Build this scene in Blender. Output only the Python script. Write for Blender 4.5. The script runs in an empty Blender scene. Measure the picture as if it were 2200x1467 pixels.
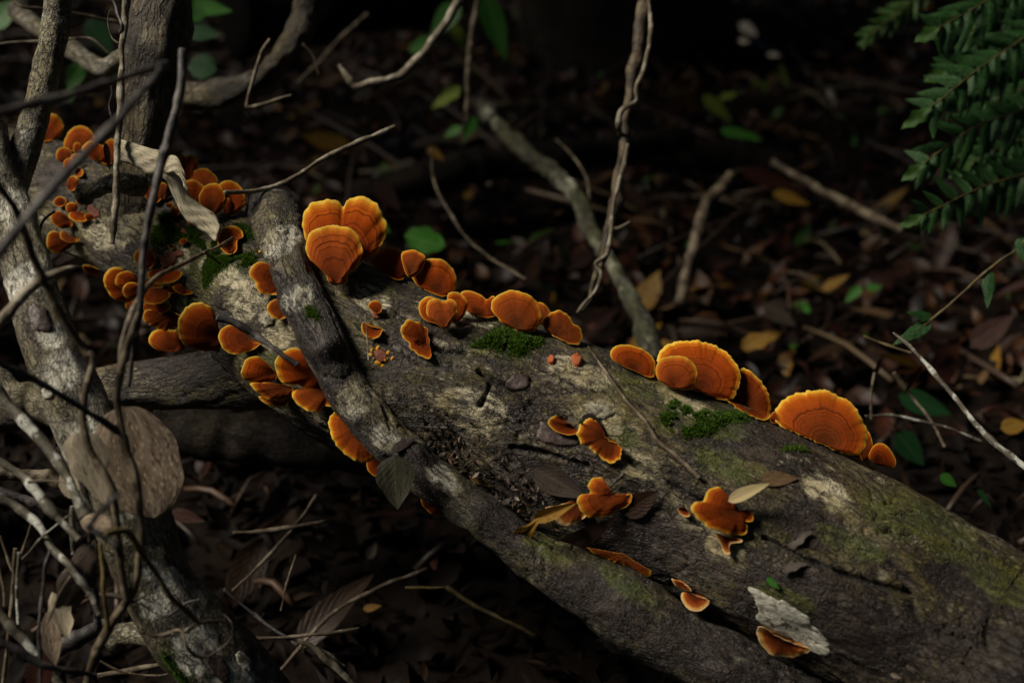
import bpy, math, random
import numpy as np
from mathutils import Vector
from mathutils.bvhtree import BVHTree

random.seed(7)
rng = np.random.default_rng(7)
S = bpy.context.scene
COL = S.collection

# ------------------------------------------------------------------ camera, sky, sun, exposure
LENS, SENSOR, PW, PH = 50.0, 36.0, 2200.0, 1467.0
CAM_H, PITCH = 0.72, math.radians(28.0)
cam_d = bpy.data.cameras.new('camera')
cam_d.lens = LENS; cam_d.sensor_width = SENSOR; cam_d.sensor_fit = 'HORIZONTAL'
cam_d.clip_start = 0.02; cam_d.clip_end = 400.0
cam_d.dof.use_dof = True; cam_d.dof.focus_distance = 0.93; cam_d.dof.aperture_fstop = 4.6
cam_d.dof.aperture_blades = 7
cam = bpy.data.objects.new('camera', cam_d)
cam.location = (0, 0, CAM_H); cam.rotation_euler = (math.pi / 2 - PITCH, 0, 0)
COL.objects.link(cam); S.camera = cam

SUN_EL, SUN_AZ = math.radians(48.0), math.radians(-92.0)      # azimuth from +Y, negative = left
to_sun = Vector((math.sin(SUN_AZ) * math.cos(SUN_EL), math.cos(SUN_AZ) * math.cos(SUN_EL), math.sin(SUN_EL)))
world = bpy.data.worlds.new('World'); S.world = world; world.use_nodes = True
wn = world.node_tree
sky = wn.nodes.new('ShaderNodeTexSky'); sky.sky_type = 'NISHITA'; sky.sun_disc = False
sky.sun_elevation = SUN_EL; sky.sun_rotation = SUN_AZ
wn.links.new(sky.outputs['Color'], wn.nodes['Background'].inputs['Color'])
wn.nodes['Background'].inputs['Strength'].default_value = 0.05
sun_d = bpy.data.lights.new('sun', 'SUN'); sun_d.energy = 5.0; sun_d.angle = math.radians(20.0)
sun_d.color = (1.0, 0.91, 0.76)
sun = bpy.data.objects.new('sun', sun_d)
sun.rotation_euler = to_sun.to_track_quat('Z', 'Y').to_euler(); sun.location = to_sun * 6
COL.objects.link(sun)
S.view_settings.view_transform = 'Standard'; S.view_settings.look = 'None'
S.view_settings.exposure = 0.03; S.view_settings.gamma = 1.0; S.view_settings.use_curve_mapping = False
S.cycles.use_denoising = True
S.cycles.max_bounces = 6

# ------------------------------------------------------------------ helpers
K = PW * LENS / SENSOR
C = np.array([0, 0, CAM_H]); F = np.array([0, math.cos(PITCH), -math.sin(PITCH)])
U = np.array([0, math.sin(PITCH), math.cos(PITCH)]); R = np.array([1.0, 0, 0])
def P(x, y, d): return C + d * (F + (x - PW / 2) / K * R - (y - PH / 2) / K * U)
def ray(x, y):
    v = P(x, y, 1.0) - C
    return v / np.linalg.norm(v)
def px(v):
    q = np.asarray(v) - C
    d = q @ F
    return np.stack([PW / 2 + (q @ R) / d * K, PH / 2 - (q @ U) / d * K, d], -1)
def unit(v): return v / (np.linalg.norm(v) + 1e-12)

def _hash(i, j, k, seed):
    h = (i * 374761393 + j * 668265263 + k * 2147483647 + seed * 974634777) & 0xFFFFFFFF
    h = ((h ^ (h >> 13)) * 1274126177) & 0xFFFFFFFF
    return ((h ^ (h >> 16)) & 0xFFFF) / 65535.0
def vnoise(p, seed=0):
    p = np.asarray(p, float)
    f = np.floor(p); t = p - f; t = t * t * (3 - 2 * t); f = f.astype(np.int64)
    r = 0
    for a in (0, 1):
        for b in (0, 1):
            for c in (0, 1):
                w = (t[:, 0] if a else 1 - t[:, 0]) * (t[:, 1] if b else 1 - t[:, 1]) * (t[:, 2] if c else 1 - t[:, 2])
                r = r + w * _hash(f[:, 0] + a, f[:, 1] + b, f[:, 2] + c, seed)
    return r * 2 - 1
def fbm(p, seed=0, octv=4):
    p = np.asarray(p, float); s, a = 0, 1.0
    for o in range(octv):
        s = s + a * vnoise(p * 2 ** o + 17.3 * o, seed + o); a *= 0.5
    return s

def spline(pts, n):
    """Catmull-Rom through rows of pts (any columns), resampled to n rows evenly in the first three columns."""
    p = np.asarray(pts, float)
    q = np.vstack([2 * p[0] - p[1], p, 2 * p[-1] - p[-2]])
    out = []
    for i in range(1, len(q) - 2):
        for t in np.linspace(0, 1, 24, endpoint=False):
            a, b, c, d = q[i - 1], q[i], q[i + 1], q[i + 2]
            out.append(0.5 * (2 * b + (c - a) * t + (2 * a - 5 * b + 4 * c - d) * t * t + (3 * b - a - 3 * c + d) * t ** 3))
    out.append(p[-1]); out = np.array(out)
    s = np.r_[0, np.cumsum(np.linalg.norm(np.diff(out[:, :3], axis=0), axis=1))]
    u = np.linspace(0, s[-1], n)
    return np.stack([np.interp(u, s, out[:, k]) for k in range(out.shape[1])], 1)
def closed(pts, n):
    p = np.asarray(pts, float); m = len(p); out = []
    for i in range(m):
        a, b, c, d = p[i - 1], p[i], p[(i + 1) % m], p[(i + 2) % m]
        for t in np.linspace(0, 1, 12, endpoint=False):
            out.append(0.5 * (2 * b + (c - a) * t + (2 * a - 5 * b + 4 * c - d) * t * t + (3 * b - a - 3 * c + d) * t ** 3))
    out = np.array(out); o2 = np.vstack([out, out[:1]])
    s = np.r_[0, np.cumsum(np.linalg.norm(np.diff(o2, axis=0), axis=1))]
    u = np.linspace(0, s[-1], n, endpoint=False)
    return np.stack([np.interp(u, s, o2[:, k]) for k in range(o2.shape[1])], 1)

def tag(o, label=None, cat=None, group=None, kind=None):
    if label: o['label'] = label
    if cat: o['category'] = cat
    if group: o['group'] = group
    if kind: o['kind'] = kind
    return o
def empty(name, loc, label, cat, group=None):
    o = bpy.data.objects.new(name, None); o.location = Vector(loc); o.empty_display_size = 0.01
    COL.objects.link(o)
    return tag(o, label, cat, group)
def mesh(name, V, faces, mat, parent=None, attrs=None, smooth=True, origin=None, link=True):
    V = np.asarray(V, float)
    if parent is not None: L = np.array(parent.location)
    elif origin is not None: L = np.asarray(origin, float)
    else: L = np.array([V[:, 0].mean(), V[:, 1].mean(), V[:, 2].min()])
    me = bpy.data.meshes.new(name)
    me.from_pydata((V - L).tolist(), [], faces if isinstance(faces, list) else faces.tolist())
    for k, a in (attrs or {}).items():
        a = np.asarray(a, np.float32)
        if a.ndim == 1:
            me.attributes.new(k, 'FLOAT', 'POINT').data.foreach_set('value', a)
        else:
            me.attributes.new(k, 'FLOAT_VECTOR', 'POINT').data.foreach_set('vector', a.ravel())
    if smooth: me.polygons.foreach_set('use_smooth', [True] * len(me.polygons))
    me.materials.append(mat)
    o = bpy.data.objects.new(name, me)
    if parent is not None: o.parent = parent
    else: o.location = Vector(L)
    if link: COL.objects.link(o)
    return o

def grid_faces(n, m, wrap=True):
    i, j = np.meshgrid(np.arange(n - 1), np.arange(m if wrap else m - 1), indexing='ij')
    j2 = (j + 1) % m
    return np.stack([i * m + j, i * m + j2, (i + 1) * m + j2, (i + 1) * m + j], -1).reshape(-1, 4)
def tube_data(pts, n, m, amp=0.0, freq=60.0, seed=0, stretch=0.35, lumps=0.0, fiss=0.0, wob=0.0):
    """pts rows: x y z radius (world). Returns verts, faces, tc(seamless bark coordinate)."""
    s = spline(pts, n); c = s[:, :3]; r = np.maximum(s[:, 3], 1e-5)
    if wob:
        ar = np.r_[0, np.cumsum(np.linalg.norm(np.diff(c, axis=0), axis=1))]
        sc = float(np.clip(.006 / r.mean(), .12, 1))
        k1 = lambda f, o: vnoise(np.stack([ar * f * sc, np.full(n, o + seed * .37), np.zeros(n)], 1), seed)
        c = c + np.stack([k1(45, 1.1) + .5 * k1(130, 9.1), k1(45, 2.2) + .5 * k1(130, 5.2), k1(45, 3.3)], 1) * (r * wob)[:, None]
        r = r * (1 + .16 * k1(70, 4.4) + .10 * k1(190, 6.6)) * (1 + .35 * np.clip(k1(60, 8.1) - .62, 0, 1) * 4)
    t = np.gradient(c, axis=0); t /= np.linalg.norm(t, axis=1)[:, None]
    a = unit(np.cross(t[0], [0.13, 0.2, 1.0])); A = [a]
    for i in range(1, n):
        a = unit(A[-1] - t[i] * (A[-1] @ t[i])); A.append(a)
    A = np.array(A); B = np.cross(t, A)
    th = np.linspace(0, 2 * math.pi, m, endpoint=False)
    ct, st = np.cos(th), np.sin(th)
    arc = np.r_[0, np.cumsum(np.linalg.norm(np.diff(c, axis=0), axis=1))]
    tc = np.stack([np.repeat(arc, m), (r[:, None] * ct).ravel(), (r[:, None] * st).ravel()], 1)
    dirs = (A[:, None, :] * ct[None, :, None] + B[:, None, :] * st[None, :, None]).reshape(-1, 3)
    d = np.zeros(n * m)
    if amp:
        q = tc * np.array([stretch, 1, 1]) * freq
        d = d + amp * fbm(q, seed, 4)
    if fiss:
        nz = fbm(tc * np.array([.22, 1, 1]) * 75 + 3 * vnoise(tc * 30, seed + 3)[:, None] * .4, seed + 5, 3)
        d = d - fiss * np.exp(-(nz / .07) ** 2) * np.clip(.5 + vnoise(tc * 22, seed + 8) * 1.4, 0, 1)
    if lumps:
        d = d + lumps * fbm(tc * np.array([.7, 1, 1]) * 14, seed + 9, 2)
    V = np.repeat(c, m, 0) + dirs * (np.repeat(r, m) + d)[:, None]
    fc = grid_faces(n, m).tolist()
    V = np.vstack([V, c[0], c[-1]]); k = n * m
    tc = np.vstack([tc, [arc[0], 0, 0], [arc[-1], 0, 0]])
    for j in range(m):
        fc.append((k, (j + 1) % m, j)); fc.append((k + 1, (n - 1) * m + j, (n - 1) * m + (j + 1) % m))
    return V, fc, tc, dirs
def pxpts(pts): return [(*P(x, y, d), r * d / K) for x, y, d, r in pts]

# ------------------------------------------------------------------ materials
def newmat(name):
    m = bpy.data.materials.new(name); m.use_nodes = True
    nt = m.node_tree; nt.nodes.clear()
    return m, nt
class NB:
    def __init__(s, nt): s.nt = nt
    def n(s, t, **kw):
        nd = s.nt.nodes.new(t)
        for k, v in kw.items(): setattr(nd, k, v)
        return nd
    def set(s, sock, v):
        if hasattr(v, 'is_linked') or isinstance(v, bpy.types.NodeSocket): s.nt.links.new(v, sock)
        else: sock.default_value = v
    def math(s, op, a, b=None, c=None):
        nd = s.n('ShaderNodeMath', operation=op)
        s.set(nd.inputs[0], a)
        if b is not None: s.set(nd.inputs[1], b)
        if c is not None: s.set(nd.inputs[2], c)
        return nd.outputs[0]
    def vmul(s, v, sc):
        nd = s.n('ShaderNodeVectorMath', operation='MULTIPLY'); s.set(nd.inputs[0], v); nd.inputs[1].default_value = sc
        return nd.outputs[0]
    def vadd(s, v, w):
        nd = s.n('ShaderNodeVectorMath', operation='ADD'); s.set(nd.inputs[0], v); s.set(nd.inputs[1], w)
        return nd.outputs[0]
    def noise(s, v, scale, det=4, rough=.55, dist=0.0, col=False):
        nd = s.n('ShaderNodeTexNoise'); s.set(nd.inputs['Vector'], v); nd.inputs['Scale'].default_value = scale
        nd.inputs['Detail'].default_value = det; nd.inputs['Roughness'].default_value = rough; nd.inputs['Distortion'].default_value = dist
        return nd.outputs['Color' if col else 'Fac']
    def voro(s, v, scale, feature='DISTANCE_TO_EDGE', rnd=1.0, out='Distance'):
        nd = s.n('ShaderNodeTexVoronoi', feature=feature); s.set(nd.inputs['Vector'], v)
        nd.inputs['Scale'].default_value = scale; nd.inputs['Randomness'].default_value = rnd
        return nd.outputs[out]
    def ramp(s, f, stops, interp='LINEAR'):
        nd = s.n('ShaderNodeValToRGB'); nd.color_ramp.interpolation = interp
        e = nd.color_ramp.elements
        while len(e) > 1: e.remove(e[-1])
        for i, (p, c) in enumerate(stops):
            el = e[0] if i == 0 else e.new(p)
            el.position = p
            el.color = (c, c, c, 1) if isinstance(c, (int, float)) else (*c, 1)
        s.set(nd.inputs[0], f)
        return nd.outputs[0]
    def mix(s, f, a, b, mode='MIX'):
        nd = s.n('ShaderNodeMix', data_type='RGBA', blend_type=mode)
        s.set(nd.inputs[0], f)
        for i, v in ((6, a), (7, b)):
            s.set(nd.inputs[i], v if not isinstance(v, tuple) or len(v) == 4 else (*v, 1))
        return nd.outputs[2]
    def attr(s, name, out='Vector'):
        nd = s.n('ShaderNodeAttribute', attribute_name=name)
        return nd.outputs[out]
    def bump(s, h, strength, dist, normal=None):
        nd = s.n('ShaderNodeBump'); nd.inputs['Strength'].default_value = strength; nd.inputs['Distance'].default_value = dist
        s.set(nd.inputs['Height'], h)
        if normal is not None: s.set(nd.inputs['Normal'], normal)
        return nd.outputs[0]
    def bsdf(s, color, rough, normal=None, spec=0.4, trans=0.0, tcol=None, sheen=0.0):
        b = s.n('ShaderNodeBsdfPrincipled'); s.set(b.inputs['Base Color'], color if not isinstance(color, tuple) else (*color, 1))
        s.set(b.inputs['Roughness'], rough); b.inputs['Specular IOR Level'].default_value = spec
        if sheen: b.inputs['Sheen Weight'].default_value = sheen
        if normal is not None: s.set(b.inputs['Normal'], normal)
        o = s.n('ShaderNodeOutputMaterial')
        if trans:
            t = s.n('ShaderNodeBsdfTranslucent'); s.set(t.inputs['Color'], tcol if tcol is not None else (color if not isinstance(color, tuple) else (*color, 1)))
            if normal is not None: s.set(t.inputs['Normal'], normal)
            mx = s.n('ShaderNodeMixShader'); mx.inputs[0].default_value = trans
            s.nt.links.new(b.outputs[0], mx.inputs[1]); s.nt.links.new(t.outputs[0], mx.inputs[2]); s.nt.links.new(mx.outputs[0], o.inputs[0])
        else: s.nt.links.new(b.outputs[0], o.inputs[0])

def bark_mat(name, base, dark, pale, stain, pale_amt=.5, stain_amt=.5, dark_amt=.5, cell=170, crack=.10, cst=(.45, 1, 1), rough=.55, bump=.7, fleck=1.0, speck=(.36, .35, .29), spec=.45):
    m, nt = newmat(name); b = NB(nt)
    tc = b.attr('tc')
    warp = b.vadd(tc, b.vmul(b.noise(tc, 60, 3, col=True), (.006, .006, .006)))
    st = b.vmul(warp, cst)
    big = b.noise(tc, 11, 5, .6, .4); mid = b.noise(b.vadd(tc, (3.1, 1.7, .4)), 26, 6, .65, .3)
    mid2 = b.noise(b.vadd(tc, (9.1, 4.7, 2.4)), 20, 6, .7, .5)
    fine = b.noise(st, 420, 4, .7); grain = b.noise(b.vmul(tc, (.25, 1, 1)), 700, 3, .6)
    st2 = b.vadd(st, b.vmul(b.noise(tc, 260, 3, .6, col=True), (.0035, .0035, .0035)))
    ce = b.voro(st2, cell * 2.0); ce2 = b.voro(b.vadd(st2, (.31, .2, .7)), cell * .8)
    patch = b.noise(b.vadd(tc, (2.2, 6.1, 3.3)), 17, 4, .6)
    gate = b.ramp(patch, [(.42, 1.0), (.60, .25)])
    ck = b.math('MAXIMUM', b.ramp(ce, [(0, 0.0), (crack * 1.3, 1.0)]), gate)
    ck2 = b.math('MAXIMUM', b.ramp(ce2, [(0, 0.0), (crack * .55, 1.0)]), b.ramp(mid2, [(.40, 0.0), (.60, .85)]))
    rid = b.math('ABSOLUTE', b.math('SUBTRACT', b.noise(b.vmul(warp, (.28, 1, 1)), 110, 5, .6, .6), .5))
    ck3 = b.ramp(rid, [(0, 0.0), (.022, 1.0)])
    ckm = b.math('MULTIPLY', ck, b.math('MULTIPLY', ck2, b.math('MAXIMUM', ck3, b.ramp(mid, [(.45, 0.0), (.60, .8)]))))
    col = b.mix(b.ramp(big, [(.35, 0.0), (.65, 1.0)]), base, tuple(x * .62 for x in base))
    col = b.mix(b.math('MULTIPLY', b.ramp(mid, [(.50, 0.0), (.64, 1.0)]), pale_amt), col, pale)
    col = b.mix(b.math('MULTIPLY', b.ramp(mid2, [(.44, 0.0), (.57, 1.0)]), stain_amt), col, stain)
    dk = b.noise(b.vadd(tc, (5.5, 8.2, 1.3)), 15, 7, .68, .6)
    col = b.mix(b.math('MULTIPLY', b.ramp(dk, [(.47, 0.0), (.57, 1.0)]), dark_amt), col, dark)
    fl = b.math('MULTIPLY', b.ramp(fine, [(.55, 0.0), (.68, 1.0)]), b.ramp(mid, [(.35, 0.0), (.55, 1.0)]))
    col = b.mix(b.math('MULTIPLY', fl, .6 * fleck), col, speck)
    # small crustose lichen rosettes
    vd = b.voro(warp, 62, 'F1'); rs = b.ramp(vd, [(.18, 1.0), (.27, 0.0)])
    col = b.mix(b.math('MULTIPLY', b.math('MULTIPLY', rs, b.ramp(big, [(.50, 0.0), (.56, 1.0)])), .55 * fleck), col, tuple(x * .8 for x in speck))
    col = b.mix(b.ramp(grain, [(.3, .55), (.6, 0.0)]), col, b.mix(.5, col, dark))
    col = b.mix(b.math('SUBTRACT', 1.0, b.math('MAXIMUM', ckm, .18)), col, tuple(x * .35 for x in dark))
    edge = b.math('SUBTRACT', b.noise(b.vadd(warp, (7.7, 3.1, 1.9)), 48, 6, .7), .5)
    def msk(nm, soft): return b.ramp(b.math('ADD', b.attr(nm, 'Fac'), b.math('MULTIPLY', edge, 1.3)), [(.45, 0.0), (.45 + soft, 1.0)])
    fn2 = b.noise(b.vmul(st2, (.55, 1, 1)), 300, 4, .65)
    col = b.mix(b.math('MULTIPLY', msk('damp_shade', .18), .86), col, b.mix(b.ramp(fn2, [(.35, 0.0), (.7, 1.0)]), (.010, .006, .0055), (.040, .025, .020)))  # damp bark and painted shade share this dark mix
    col = b.mix(b.math('MULTIPLY', msk('film', .25), b.ramp(fn2, [(.36, .15), (.58, .85)])), col, b.mix(b.ramp(mid, [(.4, 0.0), (.6, 1.0)]), (.095, .095, .010), (.045, .065, .007)))
    col = b.mix(b.math('MULTIPLY', msk('lich', .16), b.ramp(fn2, [(.40, .05), (.54, .95)])), col, b.mix(b.ramp(mid, [(.4, 0.0), (.6, 1.0)]), speck, pale))
    mot = b.noise(b.vmul(st2, (.7, 1, 1)), 190, 5, .7)
    col = b.mix(1.0, col, b.ramp(mot, [(.30, .28), (.50, .95), (.66, 1.0)]), 'MULTIPLY')
    pit = b.math('MULTIPLY', b.ramp(b.noise(b.vmul(st2, (.6, 1, 1)), 520, 3, .6), [(.30, 1.0), (.40, 0.0)]), .8)
    col = b.mix(pit, col, tuple(x * .4 for x in dark))
    cr = b.attr('crack', 'Fac'); col = b.mix(cr, col, tuple(x * .3 for x in dark))
    h = b.math('ADD', b.math('MULTIPLY', ckm, .55), b.math('ADD', b.math('MULTIPLY', fine, .5), b.math('MULTIPLY', grain, .35)))
    h = b.math('ADD', h, b.math('MULTIPLY', mid, .8))
    nrm = b.bump(h, bump, .0030)
    rg = b.math('ADD', rough - .15, b.math('MULTIPLY', mid2, .4))
    b.bsdf(col, rg, nrm, spec)
    return m

M = {}
M['log'] = bark_mat('log_bark', (.095, .068, .034), (.018, .010, .008), (.29, .24, .125), (.12, .098, .012), .9, .8, .92, 190, .14, rough=.5, bump=.95, speck=(.52, .47, .33))
M['left'] = bark_mat('pale_lichen_bark', (.24, .205, .125), (.028, .02, .019), (.64, .61, .50), (.19, .16, .055), .95, .6, .45, 150, .08, (.6, 1, 1), .6, .95, 1.2, (.62, .62, .56))
M['upright'] = bark_mat('rough_flaky_bark', (.13, .094, .042), (.022, .014, .009), (.25, .20, .11), (.09, .068, .018), .6, .6, .7, 120, .16, (.35, 1, 1), .6, 1.0, .8)
M['cross'] = bark_mat('smooth_branch_bark', (.095, .072, .040), (.018, .012, .010), (.29, .25, .15), (.10, .084, .014), .75, .65, .95, 230, .1, (.6, 1, 1), .5, .95, .9, (.42, .40, .33))
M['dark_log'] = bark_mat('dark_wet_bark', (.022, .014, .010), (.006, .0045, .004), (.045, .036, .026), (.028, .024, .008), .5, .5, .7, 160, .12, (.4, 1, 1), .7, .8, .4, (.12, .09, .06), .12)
M['mossy'] = bark_mat('mossy_branch_bark', (.07, .062, .03), (.012, .010, .007), (.62, .62, .46), (.07, .085, .012), 1.0, .7, .35, 120, .1, (.8, 1, 1), .7, .8, 1.0)

def twig_mat(name, c1, c2, c3, rough=.6):
    m, nt = newmat(name); b = NB(nt); tc = b.attr('tc')
    n1 = b.noise(b.vmul(tc, (.3, 1, 1)), 260, 5, .65); n2 = b.noise(tc, 45, 4, .6)
    col = b.mix(b.ramp(n1, [(.35, 0.0), (.65, 1.0)]), c1, c2)
    col = b.mix(b.ramp(n2, [(.50, 0.0), (.56, 1.0)]), col, c3)
    sp = b.voro(tc, 420, 'F1'); col = b.mix(b.ramp(sp, [(.12, .8), (.24, 0.0)]), col, tuple(x * .25 for x in c1))
    b.bsdf(col, rough, b.bump(b.math('ADD', n1, n2), .9, .0016), .3)
    return m
M['twig_dark'] = twig_mat('dark_grey_twig', (0.0217, 0.0186, 0.0186), (0.0372, 0.0322, 0.0310), (.085, .075, .07), .5)
M['twig_brown'] = twig_mat('brown_twig', (0.0434, 0.0298, 0.0174), (0.0682, 0.0496, 0.0298), (.15, .12, .08))
M['twig_pale'] = twig_mat('pale_twig', (0.0930, 0.0744, 0.0465), (0.1364, 0.1116, 0.0744), (.28, .25, .19))
M['twig_lichen'] = twig_mat('lichen_spotted_twig', (0.0558, 0.0465, 0.0341), (0.0930, 0.0837, 0.0620), (.38, .38, .34))
M['twig_olive'] = twig_mat('olive_stem', (.075, .055, .018), (.12, .09, .03), (.06, .045, .02), .5)
M['vine'] = twig_mat('woody_vine', (0.0341, 0.0236, 0.0155), (0.0558, 0.0403, 0.0248), (.12, .09, .05))

def fungus_mat(name, stops, nb=17.0, line=.55):
    m, nt = newmat(name); b = NB(nt)
    ft = b.attr('tc'); sep = b.n('ShaderNodeSeparateXYZ'); nt.links.new(ft, sep.inputs[0]); t = sep.outputs[0]
    oi = b.n('ShaderNodeObjectInfo').outputs['Random']
    off = b.n('ShaderNodeCombineXYZ'); nt.links.new(b.math('MULTIPLY', oi, 37.0), off.inputs[0])
    fv = b.vadd(b.vmul(ft, (5, 1.6, 1.6)), off.outputs[0])
    w = b.noise(fv, 1.0, 4, .6); tw = b.math('ADD', t, b.math('MULTIPLY', b.math('SUBTRACT', w, .5), .10))
    col = b.ramp(tw, stops)
    # irregular concentric zones: 1-D noise of the growth radius, fine lines on top
    zv = b.n('ShaderNodeCombineXYZ'); nt.links.new(b.math('ADD', b.math('MULTIPLY', tw, nb), b.math('MULTIPLY', oi, 91.0)), zv.inputs[0])
    z = b.noise(zv.outputs[0], 1.0, 2, .6)
    zf = b.n('ShaderNodeCombineXYZ'); nt.links.new(b.math('ADD', b.math('MULTIPLY', tw, nb * 3.2), b.math('MULTIPLY', oi, 31.0)), zf.inputs[0])
    z2 = b.noise(zf.outputs[0], 1.0, 1, .5)
    inner = b.ramp(t, [(.80, 1.0), (.95, .12)])
    dkz = b.math('MULTIPLY', b.ramp(z, [(.38, 1.0), (.50, 0.0)]), inner)
    col = b.mix(b.math('MULTIPLY', dkz, .88), col, (.10, .015, .003))
    ltz = b.math('MULTIPLY', b.ramp(z2, [(.60, 0.0), (.70, 1.0)]), inner)
    col = b.mix(b.math('MULTIPLY', ltz, line), col, (.60, .17, .03))
    fib = b.noise(b.vadd(b.vmul(ft, (3, 26, 26)), off.outputs[0]), 1.0, 4, .7)
    col = b.mix(b.math('MULTIPLY', b.ramp(fib, [(.36, 1.0), (.56, 0.0)]), .42), col, b.mix(.6, col, (.09, .014, .003)))
    sp = b.noise(b.vadd(b.vmul(ft, (16, 7, 7)), off.outputs[0]), 1.0, 2, .5)
    col = b.mix(b.ramp(sp, [(.70, 0.0), (.76, .75)]), col, (.03, .008, .004))
    col = b.mix(inner, col, (.80, .84, .60), 'MULTIPLY')
    dirt = b.noise(b.vadd(b.vmul(ft, (3.2, 2.2, 2.2)), b.vmul(off.outputs[0], (1.7, 1, 1))), 1.0, 5, .7)
    col = b.mix(b.math('MULTIPLY', b.ramp(dirt, [(.56, 0.0), (.70, .55)]), inner), col, (.07, .022, .008))
    alg = b.math('MULTIPLY', b.ramp(dirt, [(.30, 1.0), (.42, 0.0)]), b.ramp(t, [(.25, .5), (.6, 0.0)]))
    col = b.mix(alg, col, (.06, .05, .012))
    col = b.mix(b.math('MULTIPLY', b.math('FRACT', b.math('MULTIPLY', oi, 7.3)), .45), col, b.mix(.6, col, (.12, .022, .005)))
    col = b.mix(b.math('MULTIPLY', b.ramp(b.math('FRACT', b.math('MULTIPLY', oi, 13.7)), [(.62, 0.0), (1, .5)]), inner), col, b.mix(.5, col, (.16, .065, .02)))
    h = b.math('ADD', b.math('MULTIPLY', z2, .5), b.math('ADD', b.math('MULTIPLY', z, .9), b.math('MULTIPLY', fib, .7)))
    b.bsdf(col, .8, b.bump(h, .6, .0012), .06, .24)
    return m
M['cap'] = fungus_mat('orange_zoned_cap', [(0, (.06, .012, .005)), (.2, (.13, .022, .005)), (.45, (.30, .045, .005)), (.72, (.46, .068, .005)), (.87, (.56, .105, .006)), (.945, (.72, .24, .014)), (.978, (.86, .50, .05)), (1, (.88, .60, .10))])
M['cap_pink'] = fungus_mat('salmon_zoned_cap', [(0, (.13, .024, .01)), (.25, (.28, .05, .014)), (.6, (.44, .08, .016)), (.84, (.56, .11, .014)), (.945, (.72, .25, .02)), (.978, (.86, .50, .05)), (1, (.88, .60, .10))])
M['cap_dark'] = fungus_mat('dark_orange_cap', [(0, (.07, .013, .005)), (.35, (.16, .026, .005)), (.65, (.28, .045, .005)), (.85, (.40, .066, .006)), (.935, (.60, .19, .012)), (.972, (.82, .46, .05)), (1, (.86, .58, .10))])
M['cap_cream'] = fungus_mat('cream_edged_cap', [(0, (.06, .012, .006)), (.4, (.13, .02, .008)), (.62, (.30, .05, .014)), (.76, (.52, .14, .035)), (.86, (.74, .36, .11)), (.94, (.84, .54, .24)), (1, (.88, .64, .36))])
m, nt = newmat('fungus_underside'); b = NB(nt); b.bsdf((.42, .16, .03), .7, None, .2, .2); M['under'] = m

def leaf_mat(name, c1, c2, vein, rough=.35, trans=.25, blot=None, spots=None, spec=.22, veins=True):
    m, nt = newmat(name); b = NB(nt)
    lc = b.attr('tc'); sep = b.n('ShaderNodeSeparateXYZ'); nt.links.new(lc, sep.inputs[0])
    oi = b.n('ShaderNodeObjectInfo').outputs['Random']
    off = b.n('ShaderNodeCombineXYZ'); nt.links.new(b.math('MULTIPLY', oi, 53.0), off.inputs[2])
    v = b.vadd(lc, off.outputs[0])
    n1 = b.noise(b.vmul(v, (4, 4, 1)), 1.0, 5, .65)
    col = b.mix(b.ramp(n1, [(.35, 0.0), (.65, 1.0)]), c1, c2)
    ax = b.math('ABSOLUTE', sep.outputs[1])
    if veins: col = b.mix(b.ramp(ax, [(.03, .8), (.09, 0.0)]), col, vein)
    sv = b.math('FRACT', b.math('MULTIPLY', b.math('SUBTRACT', sep.outputs[0], b.math('MULTIPLY', ax, .35)), 8.0))
    if veins: col = b.mix(b.ramp(sv, [(.0, .4), (.10, 0.0), (.92, 0.0), (1, .4)]), col, vein)
    else: col = b.mix(b.ramp(b.noise(b.vmul(v, (1.2, 24, 1)), 1.0, 4, .7), [(.4, 0.0), (.7, .55)]), col, vein); sv = .5
    if blot:
        col = b.mix(b.ramp(b.noise(b.vmul(v, (7, 7, 1)), 1.0, 4, .7), [(.55, 0.0), (.62, .85)]), col, blot)
    if spots:
        col = b.mix(b.ramp(b.voro(b.vmul(v, (9, 9, 1)), 1.6, 'F1'), [(.22, .9), (.34, 0.0)]), col, spots)
    nrm = b.bump(b.math('ADD', n1, b.math('MULTIPLY', b.ramp(sv, [(0, 0.0), (.1, 1.0), (.9, 1.0), (1, 0.0)]), .3)) if veins else n1, .4, .002)
    b.bsdf(col, rough, nrm, spec, trans)
    return m
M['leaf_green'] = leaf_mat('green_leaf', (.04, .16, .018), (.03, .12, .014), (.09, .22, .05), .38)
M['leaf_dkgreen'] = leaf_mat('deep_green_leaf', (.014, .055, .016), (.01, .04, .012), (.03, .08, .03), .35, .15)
M['leaf_lime'] = leaf_mat('yellow_green_leaf', (.15, .19, .02), (.10, .15, .015), (.2, .24, .06), .4)
M['fern'] = leaf_mat('fern_green', (.017, .068, .013), (.010, .042, .008), (.006, .02, .005), .33, .15, None, (.16, .24, .13), .16)
M['fern_light'] = leaf_mat('fern_light_green', (.05, .11, .02), (.03, .08, .015), (.02, .05, .01), .3, .2)
M['leaf_brown'] = leaf_mat('brown_dead_leaf', (0.0270, 0.0132, 0.0066), (0.0180, 0.0090, 0.0054), (0.0420, 0.0240, 0.0120), .42, .1)
M['leaf_dark'] = leaf_mat('dark_wet_dead_leaf', (0.0132, 0.0072, 0.0060), (0.0192, 0.0096, 0.0078), (0.0270, 0.0156, 0.0120), .3, .05)
M['leaf_red'] = leaf_mat('red_brown_dead_leaf', (0.0360, 0.0108, 0.0054), (0.0210, 0.0066, 0.0048), (0.0480, 0.0180, 0.0090), .4, .12)
M['leaf_tan'] = leaf_mat('tan_dead_leaf', (.14, .085, .04), (.09, .05, .024), (.18, .12, .06), .5, .15, (.03, .018, .01))
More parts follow.
